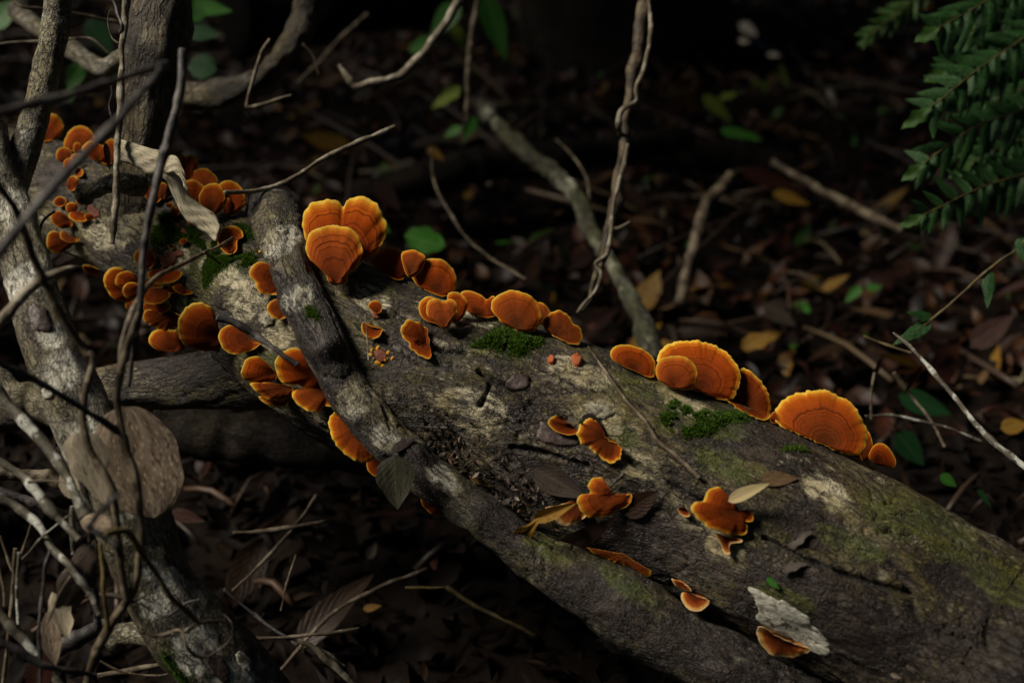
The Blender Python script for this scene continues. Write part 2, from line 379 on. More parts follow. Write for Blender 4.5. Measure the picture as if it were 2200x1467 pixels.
M['leaf_yellow'] = leaf_mat('yellow_dead_leaf', (.26, .15, .018), (.18, .085, .012), (.25, .18, .04), .45, .2, (.05, .025, .008))
M['leaf_grey'] = leaf_mat('grey_dead_leaf', (.065, .052, .042), (.036, .027, .021), (.085, .065, .05), .35, .08)
M['leaf_spot'] = leaf_mat('speckled_brown_leaf', (.42, .33, .25), (.15, .105, .075), (.26, .19, .12), .5, .2, (.07, .042, .028), (.58, .48, .32), veins=False)
M['leaf_bark'] = leaf_mat('fibrous_pale_leaf', (.46, .41, .31), (.34, .28, .19), (.22, .17, .11), .65, .15, (.12, .08, .045), veins=False)
M['leaf_strip'] = leaf_mat('dry_strip_leaf', (.62, .57, .44), (.48, .42, .28), (.36, .31, .2), .6, .2, (.17, .125, .055), None, veins=False)
M['leaf_olive'] = leaf_mat('dark_olive_dead_leaf', (.05, .048, .028), (.03, .028, .018), (.07, .065, .04), .5, .1, (.018, .013, .009))
M['leaf_sunfleck'] = leaf_mat('sunfleck_painted_leaf', (.78, .70, .56), (.66, .55, .42), (.7, .6, .45), .4, .2)  # sun flecks in the far litter, painted as a pale leaf colour
M['leaf_pink'] = leaf_mat('pale_pink_green_leaf', (.40, .27, .17), (.36, .34, .14), (.25, .12, .07), .5, .25)
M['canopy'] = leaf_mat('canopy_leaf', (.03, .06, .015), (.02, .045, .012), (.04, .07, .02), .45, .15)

m, nt = newmat('moss_green'); b = NB(nt)
g = b.n('ShaderNodeNewGeometry'); rp = b.n('ShaderNodeNewGeometry').outputs['Random Per Island']
b.bsdf(b.ramp(rp, [(0, (.025, .06, .005)), (.6, (.06, .13, .009)), (1, (.13, .22, .018))]), .6, None, .3, .3); M['moss'] = m
m, nt = newmat('litter_leaf_mix'); b = NB(nt)
rp = b.n('ShaderNodeNewGeometry').outputs['Random Per Island']; co = b.n('ShaderNodeTexCoord').outputs['Object']
col = b.ramp(rp, [(0, (.009, .004, .0025)), (.28, (.028, .0090, .004)), (.52, (.046, .0125, .0048)), (.70, (.062, .024, .007)), (.82, (.017, .010, .007)), (.88, (.09, .04, .012)), (.93, (.17, .09, .012)), (.96, (.20, .14, .065)), (.98, (.035, .09, .012))], 'CONSTANT')
col = b.mix(b.ramp(b.noise(co, 90, 4, .6), [(.4, 0.0), (.62, .7)]), col, (.006, .004, .003))
b.bsdf(col, .5, b.bump(b.noise(co, 120, 3), .4, .002), .22); M['litter'] = m
m, nt = newmat('shaded_litter'); b = NB(nt); rp = b.n('ShaderNodeNewGeometry').outputs['Random Per Island']
b.bsdf(b.ramp(rp, [(0, (.0025, .0016, .0013)), (.4, (.004, .0022, .0016)), (.75, (.007, .0034, .002)), (.95, (.018, .010, .005))], 'CONSTANT'), .7, None, .08); M['litter_shade'] = m  # darker litter copy: the hollow's shade is painted into its colour
m, nt = newmat('wet_soil'); b = NB(nt); co = b.n('ShaderNodeTexCoord').outputs['Object']
col = b.ramp(b.noise(co, 25, 6, .7), [(.35, (.004, .0028, .0022)), (.65, (.011, .0068, .0045))])
b.bsdf(col, .9, b.bump(b.noise(co, 80, 6, .7), .8, .006), .08); M['soil'] = m
m, nt = newmat('white_lichen_crust'); b = NB(nt); tc = b.attr('tc')
n1 = b.noise(b.vmul(tc, (.5, 1, 1.6)), 330, 5, .75); n2 = b.noise(tc, 150, 5, .7)
col = b.mix(b.ramp(n1, [(.38, 1.0), (.54, 0.0)]), (.52, .51, .44), (.17, .15, .10)); col = b.mix(b.ramp(n2, [(.55, 0.0), (.60, .9)]), col, (.08, .06, .04))
b.bsdf(col, .75, b.bump(n1, .8, .0012), .3); M['lichen'] = m
m, nt = newmat('bark_crumbs'); b = NB(nt); rp = b.n('ShaderNodeNewGeometry').outputs['Random Per Island']
b.bsdf(b.ramp(rp, [(0, (.018, .012, .009)), (.6, (.04, .024, .015)), (.9, (.09, .05, .03)), (1, (.12, .10, .05))]), .5, None, .4); M['crumbs'] = m
m, nt = newmat('grey_lichen_crust'); b = NB(nt); tc = b.attr('tc')
n1 = b.noise(tc, 330, 5, .7)
b.bsdf(b.ramp(n1, [(.40, (.06, .05, .035)), (.52, (.20, .18, .13)), (.68, (.40, .38, .31))]), .75, b.bump(n1, .8, .0012), .3); M['lichen_grey'] = m

# ------------------------------------------------------------------ ground
gx = np.sinh(np.linspace(-5.2, 5.2, 181)) / np.sinh(5.2) * 60
gy = np.sinh(np.linspace(-5.2, 5.2, 181)) / np.sinh(5.2) * 60 + 1.4
def gh(x, y):
    p = np.stack([np.atleast_1d(x) * 2.2, np.atleast_1d(y) * 2.2, np.zeros(np.size(x))], 1)
    return .05 * fbm(p, 3, 4) - .03
GX, GY = np.meshgrid(gx, gy, indexing='ij')
GZ = gh(GX.ravel(), GY.ravel())
GV = np.stack([GX.ravel(), GY.ravel(), GZ], 1); GF = grid_faces(181, 181, False)
ground = mesh('ground', GV, GF, M['soil'], origin=(0, 0, 0)); tag(ground, kind='structure')
bvh_ground = BVHTree.FromPolygons(GV.tolist(), GF.tolist())
def cast(bvh, x, y):
    h = bvh.ray_cast(Vector(C), Vector(ray(x, y)))
    return (np.array(h[0]), np.array(h[1])) if h[0] is not None else (None, None)

# ------------------------------------------------------------------ fallen log (trunk and two limbs)
CRACKS = [[(1030, 798), (1055, 815), (1048, 840), (1032, 868)], [(1055, 815), (1085, 830), (1130, 862), (1165, 885), (1215, 900)],
          [(1338, 980), (1400, 1015), (1450, 1045), (1490, 1068)], [(1640, 1155), (1720, 1200), (1830, 1240), (1960, 1275)], [(1490, 1068), (1550, 1090)],
          [(900, 735), (960, 755), (1000, 760)], [(1100, 960), (1180, 975), (1260, 1000)]]
def seg_dist(q, line):
    d = np.full(len(q), 1e9)
    for a, b_ in zip(line[:-1], line[1:]):
        a, b_ = np.array(a, float), np.array(b_, float); ab = b_ - a
        t = np.clip(((q - a) @ ab) / (ab @ ab), 0, 1)
        d = np.minimum(d, np.linalg.norm(q - (a + t[:, None] * ab), axis=1))
    return d
def log_part(pts, n, m, seed, amp, lumps, cracks=False):
    V, fc, tc, dirs = tube_data(pxpts(pts), n, m, amp, 70, seed, .4, lumps, .0032)
    cr = np.zeros(len(V))
    if cracks:
        q = px(V); wob = 5 * fbm(V * 120, 5, 3)
        for k, ln in enumerate(CRACKS):
            d = np.abs(seg_dist(q[:, :2], ln) + wob * .8)
            a = np.clip(1 - d / (7.0 if k < 2 else 7.5), 0, 1); a[-2:] = 0
            front = np.zeros(len(V)); front[:len(dirs)] = (dirs @ (-F)) > 0.05
            cr = np.maximum(cr, a * front)
        V[:len(dirs)] -= dirs * (np.minimum(cr[:len(dirs)] * 1.3, 1) * .0045)[:, None]
    return V, fc, tc, cr
def blobs(q, lst):
    out = np.zeros(len(q))
    for x, y, rx, ry, rot in lst:
        c_, s_ = math.cos(math.radians(rot)), math.sin(math.radians(rot)); dx, dy = q[:, 0] - x, q[:, 1] - y
        out = np.maximum(out, np.clip(1.25 - np.hypot((dx * c_ + dy * s_) / rx, (-dx * s_ + dy * c_) / ry), 0, 1))
    return out
DAMP_SHADE = [(1420, 1170, 320, 85, 20), (1130, 1030, 150, 90, 30), (860, 760, 60, 110, 55), (1780, 1330, 330, 120, 22), (1750, 1130, 130, 60, 20), (2120, 1420, 260, 120, 22), (2080, 1260, 160, 70, 25), (1120, 890, 60, 40, 20), (400, 790, 150, 60, 5), (1560, 960, 110, 30, 22), (560, 500, 60, 50, 30), (150, 400, 110, 60, 20)]  # dark damp bark, plus shade painted in at the far left and lower right
LICH = [(1000, 680, 90, 45, 20), (530, 640, 60, 70, 30), (600, 720, 40, 60, 60), (1285, 900, 70, 60, 20), (1360, 1000, 80, 40, 25), (1250, 800, 120, 40, 20), (1010, 880, 110, 60, 20), (470, 580, 60, 40, 30), (225, 500, 80, 50, 20), (290, 480, 40, 40, 20), (1480, 870, 90, 30, 22), (1560, 1180, 60, 40, 20), (1780, 1060, 80, 40, 25), (380, 560, 40, 40, 0), (800, 640, 60, 40, 20)]
FILM = [(800, 610, 80, 40, 25), (1980, 1130, 230, 70, 26), (2150, 1250, 110, 60, 30), (1690, 1290, 110, 40, 22), (1830, 1170, 110, 40, 24), (1340, 830, 120, 40, 20), (430, 560, 130, 70, 20), (560, 760, 60, 60, 40), (1500, 900, 150, 40, 20), (1230, 1180, 90, 30, 20), (1560, 1000, 120, 45, 22), (1330, 940, 60, 50, 0)]
log = empty('fallen_log', P(1500, 1280, .92), 'thick mossy fallen log studded with orange bracket fungi, forking at its far end', 'log')
LOGV, LOGF = [], []
def add_log(name, pts, n, m, seed, amp, lumps, cracks=False, mat='log'):
    V, fc, tc, cr = log_part(pts, n, m, seed, amp, lumps, cracks)
    q = px(V)[:, :2]
    mesh(name, V, fc, M[mat], log, {'tc': tc, 'crack': cr, 'damp_shade': blobs(q, DAMP_SHADE), 'lich': blobs(q, LICH), 'film': blobs(q, FILM)})
    k = sum(len(v) for v in LOGV); LOGV.append(V); LOGF.extend([tuple(i + k for i in f) for f in fc])
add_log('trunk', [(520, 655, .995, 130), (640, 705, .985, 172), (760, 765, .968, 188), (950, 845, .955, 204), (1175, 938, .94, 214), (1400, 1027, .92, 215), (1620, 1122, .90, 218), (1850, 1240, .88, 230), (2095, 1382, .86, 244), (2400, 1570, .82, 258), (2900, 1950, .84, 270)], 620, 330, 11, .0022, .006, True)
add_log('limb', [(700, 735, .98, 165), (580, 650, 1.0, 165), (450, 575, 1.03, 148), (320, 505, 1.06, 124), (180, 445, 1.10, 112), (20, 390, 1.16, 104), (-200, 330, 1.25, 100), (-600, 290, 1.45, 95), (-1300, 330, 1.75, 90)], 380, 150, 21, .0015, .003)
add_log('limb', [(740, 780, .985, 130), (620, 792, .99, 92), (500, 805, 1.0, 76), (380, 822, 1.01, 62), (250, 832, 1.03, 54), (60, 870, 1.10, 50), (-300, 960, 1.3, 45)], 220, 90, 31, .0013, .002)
LOGV_ = np.vstack(LOGV)
bvh_log = BVHTree.FromPolygons(LOGV_.tolist(), LOGF)

# ------------------------------------------------------------------ other trunks and branches
def on_log(x, y, lift, fallback):
    p, nrm = cast(bvh_log, x, y)
    return fallback if p is None else float((p - C) @ F) - lift
def tubething(name, label, cat, pts, mat, n=60, m=10, amp=.0004, freq=200, group=None, lumps=0.0, seed=None, knots=None, wob=0.0):
    w = pxpts(pts)
    V, fc, tc, dirs = tube_data(w, n, m, amp, freq, seed if seed is not None else random.randint(0, 999), .5, lumps, 0, wob)
    if knots:                                        # swollen nodes along a twig
        q = px(V[:len(dirs)])
        for kx, ky, kr, kh in knots:
            d = np.hypot(q[:, 0] - kx, q[:, 1] - ky)
            V[:len(dirs)] += dirs * (kh * np.exp(-(d / kr) ** 2))[:, None]
    o = mesh(name, V, fc, M[mat], None, {'tc': tc})
    return tag(o, label, cat, group)
def part_tube(name, parent, pts, mat, n=40, m=8, amp=.0003, freq=200, lumps=0.0, wob=.4):
    if mat == 'twig_brown': pts = [(x, y, d, r * .78) for x, y, d, r in pts]
    V, fc, tc, dirs = tube_data(pxpts(pts), n, m, amp, freq, random.randint(0, 999), .5, lumps, 0, wob)
    return mesh(name, V, fc, M[mat], parent, {'tc': tc})

# branch lying diagonally over the log
cb = [(575, 447, 38), (596, 480, 41), (620, 560, 43), (650, 650, 45), (692, 740, 48), (742, 828, 45), (802, 905, 48), (872, 980, 54), (962, 1055, 56), (1060, 1125, 56), (1180, 1205, 57), (1320, 1292, 62), (1480, 1385, 68), (1640, 1475, 74), (1850, 1600, 80)]
cbd = []
for x, y, r in cb:
    d = on_log(x, y, 0, 9)
    cbd.append(d)
cbd = np.array(cbd); hand = np.array([1.0, .985, .955, .93, .915, .905, .898, .892, .888, .885, .885, .88, .87, .86, .86])
cross_pts = []
for (x, y, r), d, h in zip(cb, cbd, hand):
    dd = min(h, d - .5 * r * h / K) if d < 2 else h
    cross_pts.append((x, y, dd, r))
V, fc, tc, dirs = tube_data(pxpts(cross_pts), 460, 84, .0020, 90, 44, .5, .0065, .0022)
q = px(V[:len(dirs)])
for kx, ky, kr, kh in ((700, 745, 24, .004), (735, 765, 16, -.004), (960, 1075, 22, -.003), (890, 975, 30, .004), (1010, 1060, 26, -.003)):
    d = np.hypot(q[:, 0] - kx, q[:, 1] - ky); V[:len(dirs)] += dirs * (kh * np.exp(-(d / kr) ** 2))[:, None]
q = px(V)[:, :2]
cross = mesh('fallen_branch', V, fc, M['cross'], None, {'tc': tc, 'lich': blobs(q, [(600, 520, 40, 70, 60), (640, 640, 35, 60, 60), (760, 860, 50, 50, 0), (830, 940, 50, 40, 40), (950, 1030, 60, 30, 35)]), 'damp_shade': blobs(q, [(1080, 1130, 120, 60, 35), (690, 745, 60, 60, 0), (1300, 1290, 160, 80, 35), (900, 990, 50, 50, 0), (1500, 1400, 150, 70, 35)]), 'film': blobs(q, [(1350, 1260, 120, 40, 33), (1180, 1180, 80, 40, 35)])})
tag(cross, 'knotty grey branch lying diagonally across the thick log and down along its front', 'branch')
bvh_cross = BVHTree.FromPolygons(V.tolist(), fc)

t = empty('leaning_trunk', P(480, 1440, .88), 'pale lichen covered trunk leaning down the left side in front of the log', 'trunk')
V, fc, tc, dirs = tube_data(pxpts([(-120, 60, .98, 44), (-55, 240, .93, 46), (5, 420, .90, 48), (48, 560, .875, 52), (92, 690, .86, 58), (140, 810, .855, 64), (205, 950, .85, 68), (268, 1085, .85, 68), (322, 1220, .855, 62), (385, 1330, .86, 74), (480, 1440, .87, 84), (600, 1570, .90, 86), (760, 1740, .96, 86)]), 420, 80, .0015, 90, 61, .5, .004)
q = px(V)[:, :2]
mesh('stem', V, fc, M['left'], t, {'tc': tc, 'lich': blobs(q, [(60, 600, 50, 90, 60), (140, 800, 60, 60, 0), (110, 720, 40, 40, 0), (200, 940, 60, 90, 60), (30, 450, 40, 60, 0), (350, 1240, 70, 45, 40), (420, 1400, 70, 80, 50), (330, 1300, 50, 40, 0), (270, 1090, 40, 50, 0), (500, 1460, 60, 60, 0)])}); bvh_left = BVHTree.FromPolygons(V.tolist(), fc)
part_tube('side_branch', t, [(-80, 790, .88, 34), (0, 812, .872, 36), (60, 850, .865, 40), (130, 890, .858, 46), (200, 950, .853, 46)], 'left', 120, 40, .0012, 90, .002)
part_tube('side_branch', t, [(250, 1372, .91, 24), (330, 1370, .885, 30), (420, 1400, .88, 40)], 'left', 60, 24, .001, 90, .002)
tubething('lichen_branch', 'pale lichen spotted branch rising at the upper left, in front of the fungi', 'branch', [(132, -60, .95, 25), (122, 40, .95, 24), (108, 120, .945, 25), (92, 190, .94, 25), (62, 285, .93, 25), (40, 360, .92, 26), (15, 440, .90, 29), (-40, 560, .89, 32)], 'left', 200, 40, .0012, 110, None, .002)

t = empty('slender_tree', P(318, 470, 1.04), 'upright slender tree trunk with rough flaky bark rising behind the log at upper left', 'tree')
top = P(338, -60, 1.02)
tp = pxpts([(322, 500, 1.04, 74), (316, 440, 1.03, 60), (312, 380, 1.025, 52), (312, 300, 1.02, 50), (318, 220, 1.02, 55), (328, 165, 1.02, 60), (336, 118, 1.02, 70), (338, 80, 1.02, 67), (340, 20, 1.02, 65), (338, -60, 1.02, 65)])
tp += [(top[0] - .02, top[1] - .0, top[2] + .5, .02), (top[0] - .1, top[1] + .08, top[2] + 1.2, .016), (top[0] - .1, top[1] + .2, top[2] + 1.9, .008)]
V, fc, tc, dirs = tube_data(tp, 420, 64, .0024, 80, 71, .3, .003)
mesh('trunk', V, fc, M['upright'], t, {'tc': tc})

def crown(parent, centre, radii, nleaf, size, seed, hole=None):
    r_ = np.random.default_rng(seed)
    u = r_.normal(size=(nleaf, 3)); u /= np.linalg.norm(u, axis=1)[:, None]
    p = np.array(centre) + u * (r_.uniform(0, 1, (nleaf, 1)) ** .45) * np.array(radii)
    keep = fbm(p * 1.9, seed, 2) > -.35
    p = p[keep]; n = len(p)
    a = r_.normal(size=(n, 3)) * [1, 1, .45]; a /= np.linalg.norm(a, axis=1)[:, None]
    nn = np.array([0, 0, 1.0]) + r_.normal(size=(n, 3)) * .55
    b_ = np.cross(nn, a); b_ /= np.linalg.norm(b_, axis=1)[:, None]; nn = np.cross(a, b_)
    L = size * r_.uniform(.6, 1.3, (n, 1)); W = L * .24
    V = np.stack([p - a * L / 2, p - a * L * .1 + b_ * W - nn * L * .04, p + a * L / 2 - nn * L * .12, p - a * L * .1 - b_ * W - nn * L * .04], 1).reshape(-1, 3)
    i = np.arange(n)[:, None] * 4
    tcv = np.tile(np.array([[0, 0, 0], [.4, 1, 0], [1, 0, 0], [.4, -1, 0]]), (n, 1)) + np.repeat(np.arange(n), 4)[:, None] * [0, 0, .37]
    return mesh('crown', V, (i + np.array([[0, 1, 2, 3]])), M['canopy'], parent, {'tc': tcv}, smooth=False)

# ------------------------------------------------------------------ bracket fungi
FG = {'R': 'bracket fungi standing along the ridge of the log', 'F': 'bracket fungi on the front face of the log', 'L': 'bracket fungi hanging from the underside edge of the log',
      'C': 'bracket fungi crowded in the crotch of the log', 'B': 'bracket fungi at the far left end of the log', 'T': 'bracket fungi beside the slender tree'}
TOCAM = -F
FCOUNT = [0]
def fungus(label, grp, mode, mat, dz, base, poly, k=.55, droop=.10, crk=0.0, nc=9):
    FCOUNT[0] += 1; sd = FCOUNT[0]; r_ = np.random.default_rng(sd * 13 + 5)
    B = np.array(base, float); poly = np.array(poly, float)
    span = np.ptp(poly, axis=0).max()
    n = int(np.clip(span * .75, 28, 110)); nr = int(np.clip(span * .12, 8, 20))
    O = closed(poly, n)
    ph = np.linspace(0, 2 * math.pi, n, endpoint=False)
    circ = np.stack([np.cos(ph), np.sin(ph), np.full(n, sd * 3.1)], 1)
    nf = span / 26
    dirn = O - O.mean(0); dirn /= np.linalg.norm(dirn, axis=1)[:, None]
    crn = np.sin(nc * ph + sd) * (.6 + .5 * vnoise(circ * [3, 3, 1], sd + 4)) + .5 * np.sin(nc * 1.7 * ph + 2 * sd)
    O = O + dirn * (crn * crk * span)[:, None]
    O = O + dirn * (fbm(circ * [nf, nf, 1], sd, 4) * span * .017)[:, None]
    p0, n0 = cast(bvh_log, *B)
    if p0 is None:
        hp = P(*B, 1.02 if B[0] < 560 else .93)
        loc, nn, ix, ds = bvh_log.find_nearest(Vector(hp)); p0, n0 = np.array(loc), np.array(nn)
        p0 = C + ray(*B) * ((p0 - C) @ F) / (ray(*B) @ F)
    loc, nn, ix, ds = bvh_log.find_nearest(Vector(p0 + n0 * .02)); n0 = unit(.5 * n0 + .5 * np.array(nn))
    p0 = p0 + (C - p0) / np.linalg.norm(C - p0) * dz
    cen = O.mean(0); rv = cen - B; rv = rv / (np.linalg.norm(rv) + 1e-6)
    r3 = rv[0] * R - rv[1] * U
    vd = -ray(*B)
    if mode == 'R': N = unit(vd * .95 + np.array([0, 0, .32]) + r_.normal(size=3) * .10 + np.array([-.10, 0, 0]))
    else: N = unit(n0 + .35 * vd - k * r3 + r_.normal(size=3) * .06)
    while N @ vd < .42: N = unit(N + vd * .15)
    ts = np.r_[np.linspace(0, 1, nr) ** .85 * .87, .905, .94, .972, 1.0]; nt_ = len(ts)
    q = B + ts[:, None, None] * (O - B)[None]                        # rings x n x 2
    q = q.reshape(-1, 2)
    rays = F + (q[:, :1] - PW / 2) / K * R - (q[:, 1:] - PH / 2) / K * U
    lam = ((p0 - C) @ N) / (rays @ N)
    V = C + rays * lam[:, None]
    T = np.repeat(ts, n); PHI = np.tile(ph, nt_)
    size = np.linalg.norm(V[-n:] - p0, axis=1).mean()
    rl = np.tile(np.linalg.norm(V[-n:] - p0, axis=1), nt_) / size
    off = size * (.11 * np.sin(math.pi * T) * (1 if r_.random() < .6 else .4) - droop * T ** 3)
    off += size * (.006 * np.sin(2 * math.pi * T * 5 + sd)) * T
    off += size * T ** 2 * (.045 * np.sin(2 * PHI + sd) + .03 * np.sin(5 * PHI + sd * 2.3)) * np.minimum(rl, 1)
    off += size * T ** 4 * .012 * np.sin(13 * PHI + sd)
    off += size * T ** 3 * crk * .55 * np.tile(crn, nt_)
    V = V + N * off[:, None]
    for i in range(len(V)):
        if T[i] > .25:
            dv = V[i] - C; L_ = np.linalg.norm(dv); h = bvh_log.ray_cast(Vector(C), Vector(dv / L_))
            if h[0] is not None and h[3] < L_ + .0016 + .004 * T[i]:
                V[i] = C + dv / L_ * (h[3] - .0016 - .004 * T[i])
    th = .0006 + .0016 * (1 - T)
    W = V - N * th[:, None]
    tc = np.stack([T, 2 * np.cos(PHI), 2 * np.sin(PHI)], 1)
    e = empty('bracket_fungus', p0, label, 'fungus', FG[grp])
    m0 = nt_ - 4
    fc = grid_faces(m0 + 0, n)
    # the drawn outlines run clockwise or not: make faces look along +N
    a, b_, c_ = V[fc[len(fc) // 2][0]], V[fc[len(fc) // 2][1]], V[fc[len(fc) // 2][2]]
    area = 0.5 * np.sum(O[:, 0] * np.roll(O[:, 1], -1) - np.roll(O[:, 0], -1) * O[:, 1])
    flip = area > 0
    def fl(f): return f[:, ::-1] if flip else f
    mesh('cap', V[:m0 * n], fl(fc), M[mat], e, {'tc': tc[:m0 * n]})
    mesh('underside', W[:m0 * n], fl(fc)[:, ::-1], M['under'], e, {'tc': tc[:m0 * n]})
    mid = (V[-n:] + W[-n:]) / 2; mid = mid + (mid - p0) * .012
    MV = np.vstack([V[(m0 - 1) * n:], mid, W[(m0 - 1) * n:][::1].reshape(-1, n, 3)[::-1].reshape(-1, 3)])
    mt = np.vstack([tc[(m0 - 1) * n:], tc[-n:], tc[(m0 - 1) * n:].reshape(-1, n, 3)[::-1].reshape(-1, 3)])
    mesh('margin', MV, fl(grid_faces(len(MV) // n, n)), M[mat], e, {'tc': mt})
    return e
def ell(cx, cy, rx, ry, rot=0):
    a = np.linspace(0, 2 * math.pi, 9, endpoint=False) ; c, s = math.cos(math.radians(rot)), math.sin(math.radians(rot))
    return [(cx + rx * math.cos(t) * c - ry * math.sin(t) * s, cy + rx * math.cos(t) * s + ry * math.sin(t) * c) for t in a]

fungus('large two-lobed orange bracket, tallest of the ridge, behind a rounder one', 'R', 'R', 'cap', 0, (728, 596), [(649, 482), (651, 455), (668, 435), (700, 428), (725, 431), (735, 440), (748, 422), (780, 420), (808, 438), (826, 473), (827, 505), (810, 538), (778, 558), (745, 590), (700, 580), (658, 520)])
fungus('round orange bracket on the ridge in front of the large two-lobed one', 'R', 'R', 'cap_pink', .016, (722, 612), [(655, 528), (664, 502), (690, 485), (720, 480), (750, 488), (770, 508), (777, 540), (769, 568), (748, 585), (740, 606), (706, 606), (696, 580), (668, 558)])
fungus('oval orange bracket on the ridge just right of the large two-lobed pair', 'R', 'R', 'cap', .006, (846, 594), [(797, 562), (806, 543), (838, 531), (866, 539), (880, 560), (874, 588), (857, 601), (825, 586)])
fungus('small orange bracket peeking from behind two oval ones on the ridge', 'R', 'R', 'cap', -.004, (882, 588), [(862, 545), (885, 536), (905, 543), (914, 556), (900, 585), (875, 592)])
fungus('broad oval orange bracket above the heart-shaped one on the ridge', 'R', 'R', 'cap', .008, (940, 628), [(883, 588), (891, 568), (918, 556), (950, 558), (974, 578), (981, 608), (972, 631), (945, 634), (900, 615)])
fungus('small bracket half hidden on the left of the heart-shaped one', 'R', 'R', 'cap', .004, (938, 692), [(899, 662), (905, 645), (925, 637), (945, 650), (945, 690), (920, 690), (905, 680)])
fungus('heart-shaped orange bracket below the broad oval one near the log ridge', 'R', 'R', 'cap_pink', .014, (956, 702), [(915, 661), (920, 646), (938, 640), (953, 645), (966, 640), (980, 650), (981, 670), (972, 686), (962, 704), (948, 703), (932, 690), (918, 678)])
fungus('upright orange bracket tucked behind the right of the heart-shaped one', 'R', 'R', 'cap', .006, (978, 690), [(962, 634), (984, 627), (1003, 643), (1002, 666), (990, 686), (968, 688)])
fungus('low double-humped orange bracket between the heart-shaped and the wavy round one', 'R', 'R', 'cap', 0, (1030, 680), [(988, 630), (1008, 623), (1035, 633), (1046, 642), (1056, 635), (1066, 645), (1066, 675), (1035, 680), (1000, 665)])
fungus('wavy round orange bracket standing just above the bright moss cushion', 'R', 'R', 'cap', .01, (1112, 704), [(1055, 660), (1064, 637), (1092, 622), (1124, 627), (1152, 647), (1165, 676), (1156, 698), (1140, 712), (1112, 708), (1072, 686)])
fungus('narrow orange bracket peeking from behind the wavy round one above the moss', 'R', 'R', 'cap', -.004, (1165, 690), [(1140, 660), (1158, 648), (1175, 658), (1183, 673), (1172, 694), (1150, 692)])
fungus('notched orange bracket right of the wavy round one above the moss', 'R', 'R', 'cap_dark', .004, (1196, 724), [(1166, 692), (1182, 671), (1207, 667), (1226, 680), (1232, 692), (1248, 703), (1252, 722), (1243, 739), (1218, 734), (1185, 716)], crk=.010, nc=12)
fungus('plain oval orange bracket left of the big fanned trio on the ridge', 'R', 'R', 'cap', .004, (1362, 795), [(1311, 764), (1320, 745), (1350, 740), (1385, 751), (1405, 774), (1407, 798), (1398, 810), (1365, 797), (1330, 781)])
fungus('big orange fan bracket at the back of the trio on the ridge', 'R', 'R', 'cap', 0, (1510, 838), [(1414, 775), (1424, 745), (1462, 730), (1515, 731), (1557, 751), (1587, 790), (1588, 825), (1570, 856), (1520, 845), (1440, 812)], crk=.006, nc=22)
fungus('small round orange bracket in front of the big fan of the trio', 'R', 'R', 'cap_pink', .012, (1448, 830), [(1409, 802), (1413, 778), (1437, 764), (1472, 767), (1496, 788), (1497, 815), (1484, 834), (1450, 834), (1420, 820)])
fungus('ruffled orange bracket sloping down on the right of the big fan', 'R', 'R', 'cap_dark', .004, (1602, 872), [(1556, 850), (1578, 815), (1594, 791), (1620, 803), (1644, 832), (1656, 868), (1648, 900), (1618, 893), (1580, 872)], crk=.010, nc=20)
fungus('largest scalloped orange fan bracket standing alone at the right of the ridge', 'R', 'R', 'cap', .006, (1775, 955), [(1667, 888), (1676, 862), (1700, 846), (1738, 837), (1775, 839), (1812, 853), (1843, 880), (1861, 918), (1862, 948), (1848, 972), (1815, 972), (1740, 940), (1676, 912)], crk=.008, nc=26)
fungus('thin sliver of orange bracket squeezed beside the largest scalloped fan', 'R', 'R', 'cap_dark', 0, (1852, 978), [(1848, 925), (1864, 925), (1876, 950), (1870, 982), (1850, 984)])
fungus('small tilted orange bracket at the far right end of the ridge row', 'R', 'R', 'cap', .004, (1884, 990), [(1872, 962), (1888, 951), (1906, 958), (1923, 984), (1922, 1003), (1900, 1001), (1868, 986)])
fungus('tiny dark bracket in the gap left of the largest scalloped fan', 'R', 'R', 'cap_dark', 0, (1662, 905), [(1654, 895), (1664, 883), (1672, 892), (1674, 908), (1658, 907)])
# front face
fungus('tiny knob-like bracket right of the diagonal branch below the ridge', 'F', 'R', 'cap', .002, (812, 672), [(791, 658), (797, 647), (808, 645), (818, 652), (819, 668), (806, 672)])
fungus('small crescent bracket beneath the tiny knob right of the diagonal branch', 'F', 'F', 'cap_dark', 0, (808, 702), [(776, 700), (783, 691), (796, 699), (808, 702), (822, 706), (816, 720), (800, 727), (785, 721)])
fungus('lobed dark orange bracket like a hand on bark left of the moss cushion', 'F', 'F', 'cap_dark', 0, (916, 733), [(864, 702), (872, 691), (890, 689), (903, 693), (912, 704), (922, 714), (922, 738), (929, 763), (910, 768), (890, 756), (876, 738), (866, 722)], crk=.045, nc=6)
fungus('flat tongue bracket beside the wavy one in the middle of the log', 'F', 'F', 'cap_dark', 0, (1232, 917), [(1179, 910), (1186, 896), (1202, 894), (1214, 905), (1232, 915), (1242, 928), (1226, 935), (1208, 932), (1190, 924)])
fungus('strongly crinkled dark orange bracket in the middle of the log face', 'F', 'F', 'cap_dark', .004, (1305, 942), [(1243, 936), (1246, 915), (1260, 901), (1275, 899), (1285, 912), (1289, 930), (1305, 940), (1322, 950), (1330, 951), (1337, 965), (1332, 985), (1314, 993), (1298, 986), (1285, 973), (1272, 966), (1268, 956), (1256, 955)], crk=.032, nc=14)
fungus('three-lobed banded bracket above a dark dead leaf on the log', 'F', 'F', 'cap_pink', .008, (1316, 1062), [(1241, 1080), (1246, 1064), (1268, 1058), (1264, 1042), (1274, 1028), (1292, 1026), (1305, 1040), (1312, 1058), (1338, 1070), (1352, 1060), (1360, 1066), (1354, 1082), (1326, 1098), (1296, 1112), (1268, 1110), (1250, 1098)], crk=.012, nc=8)
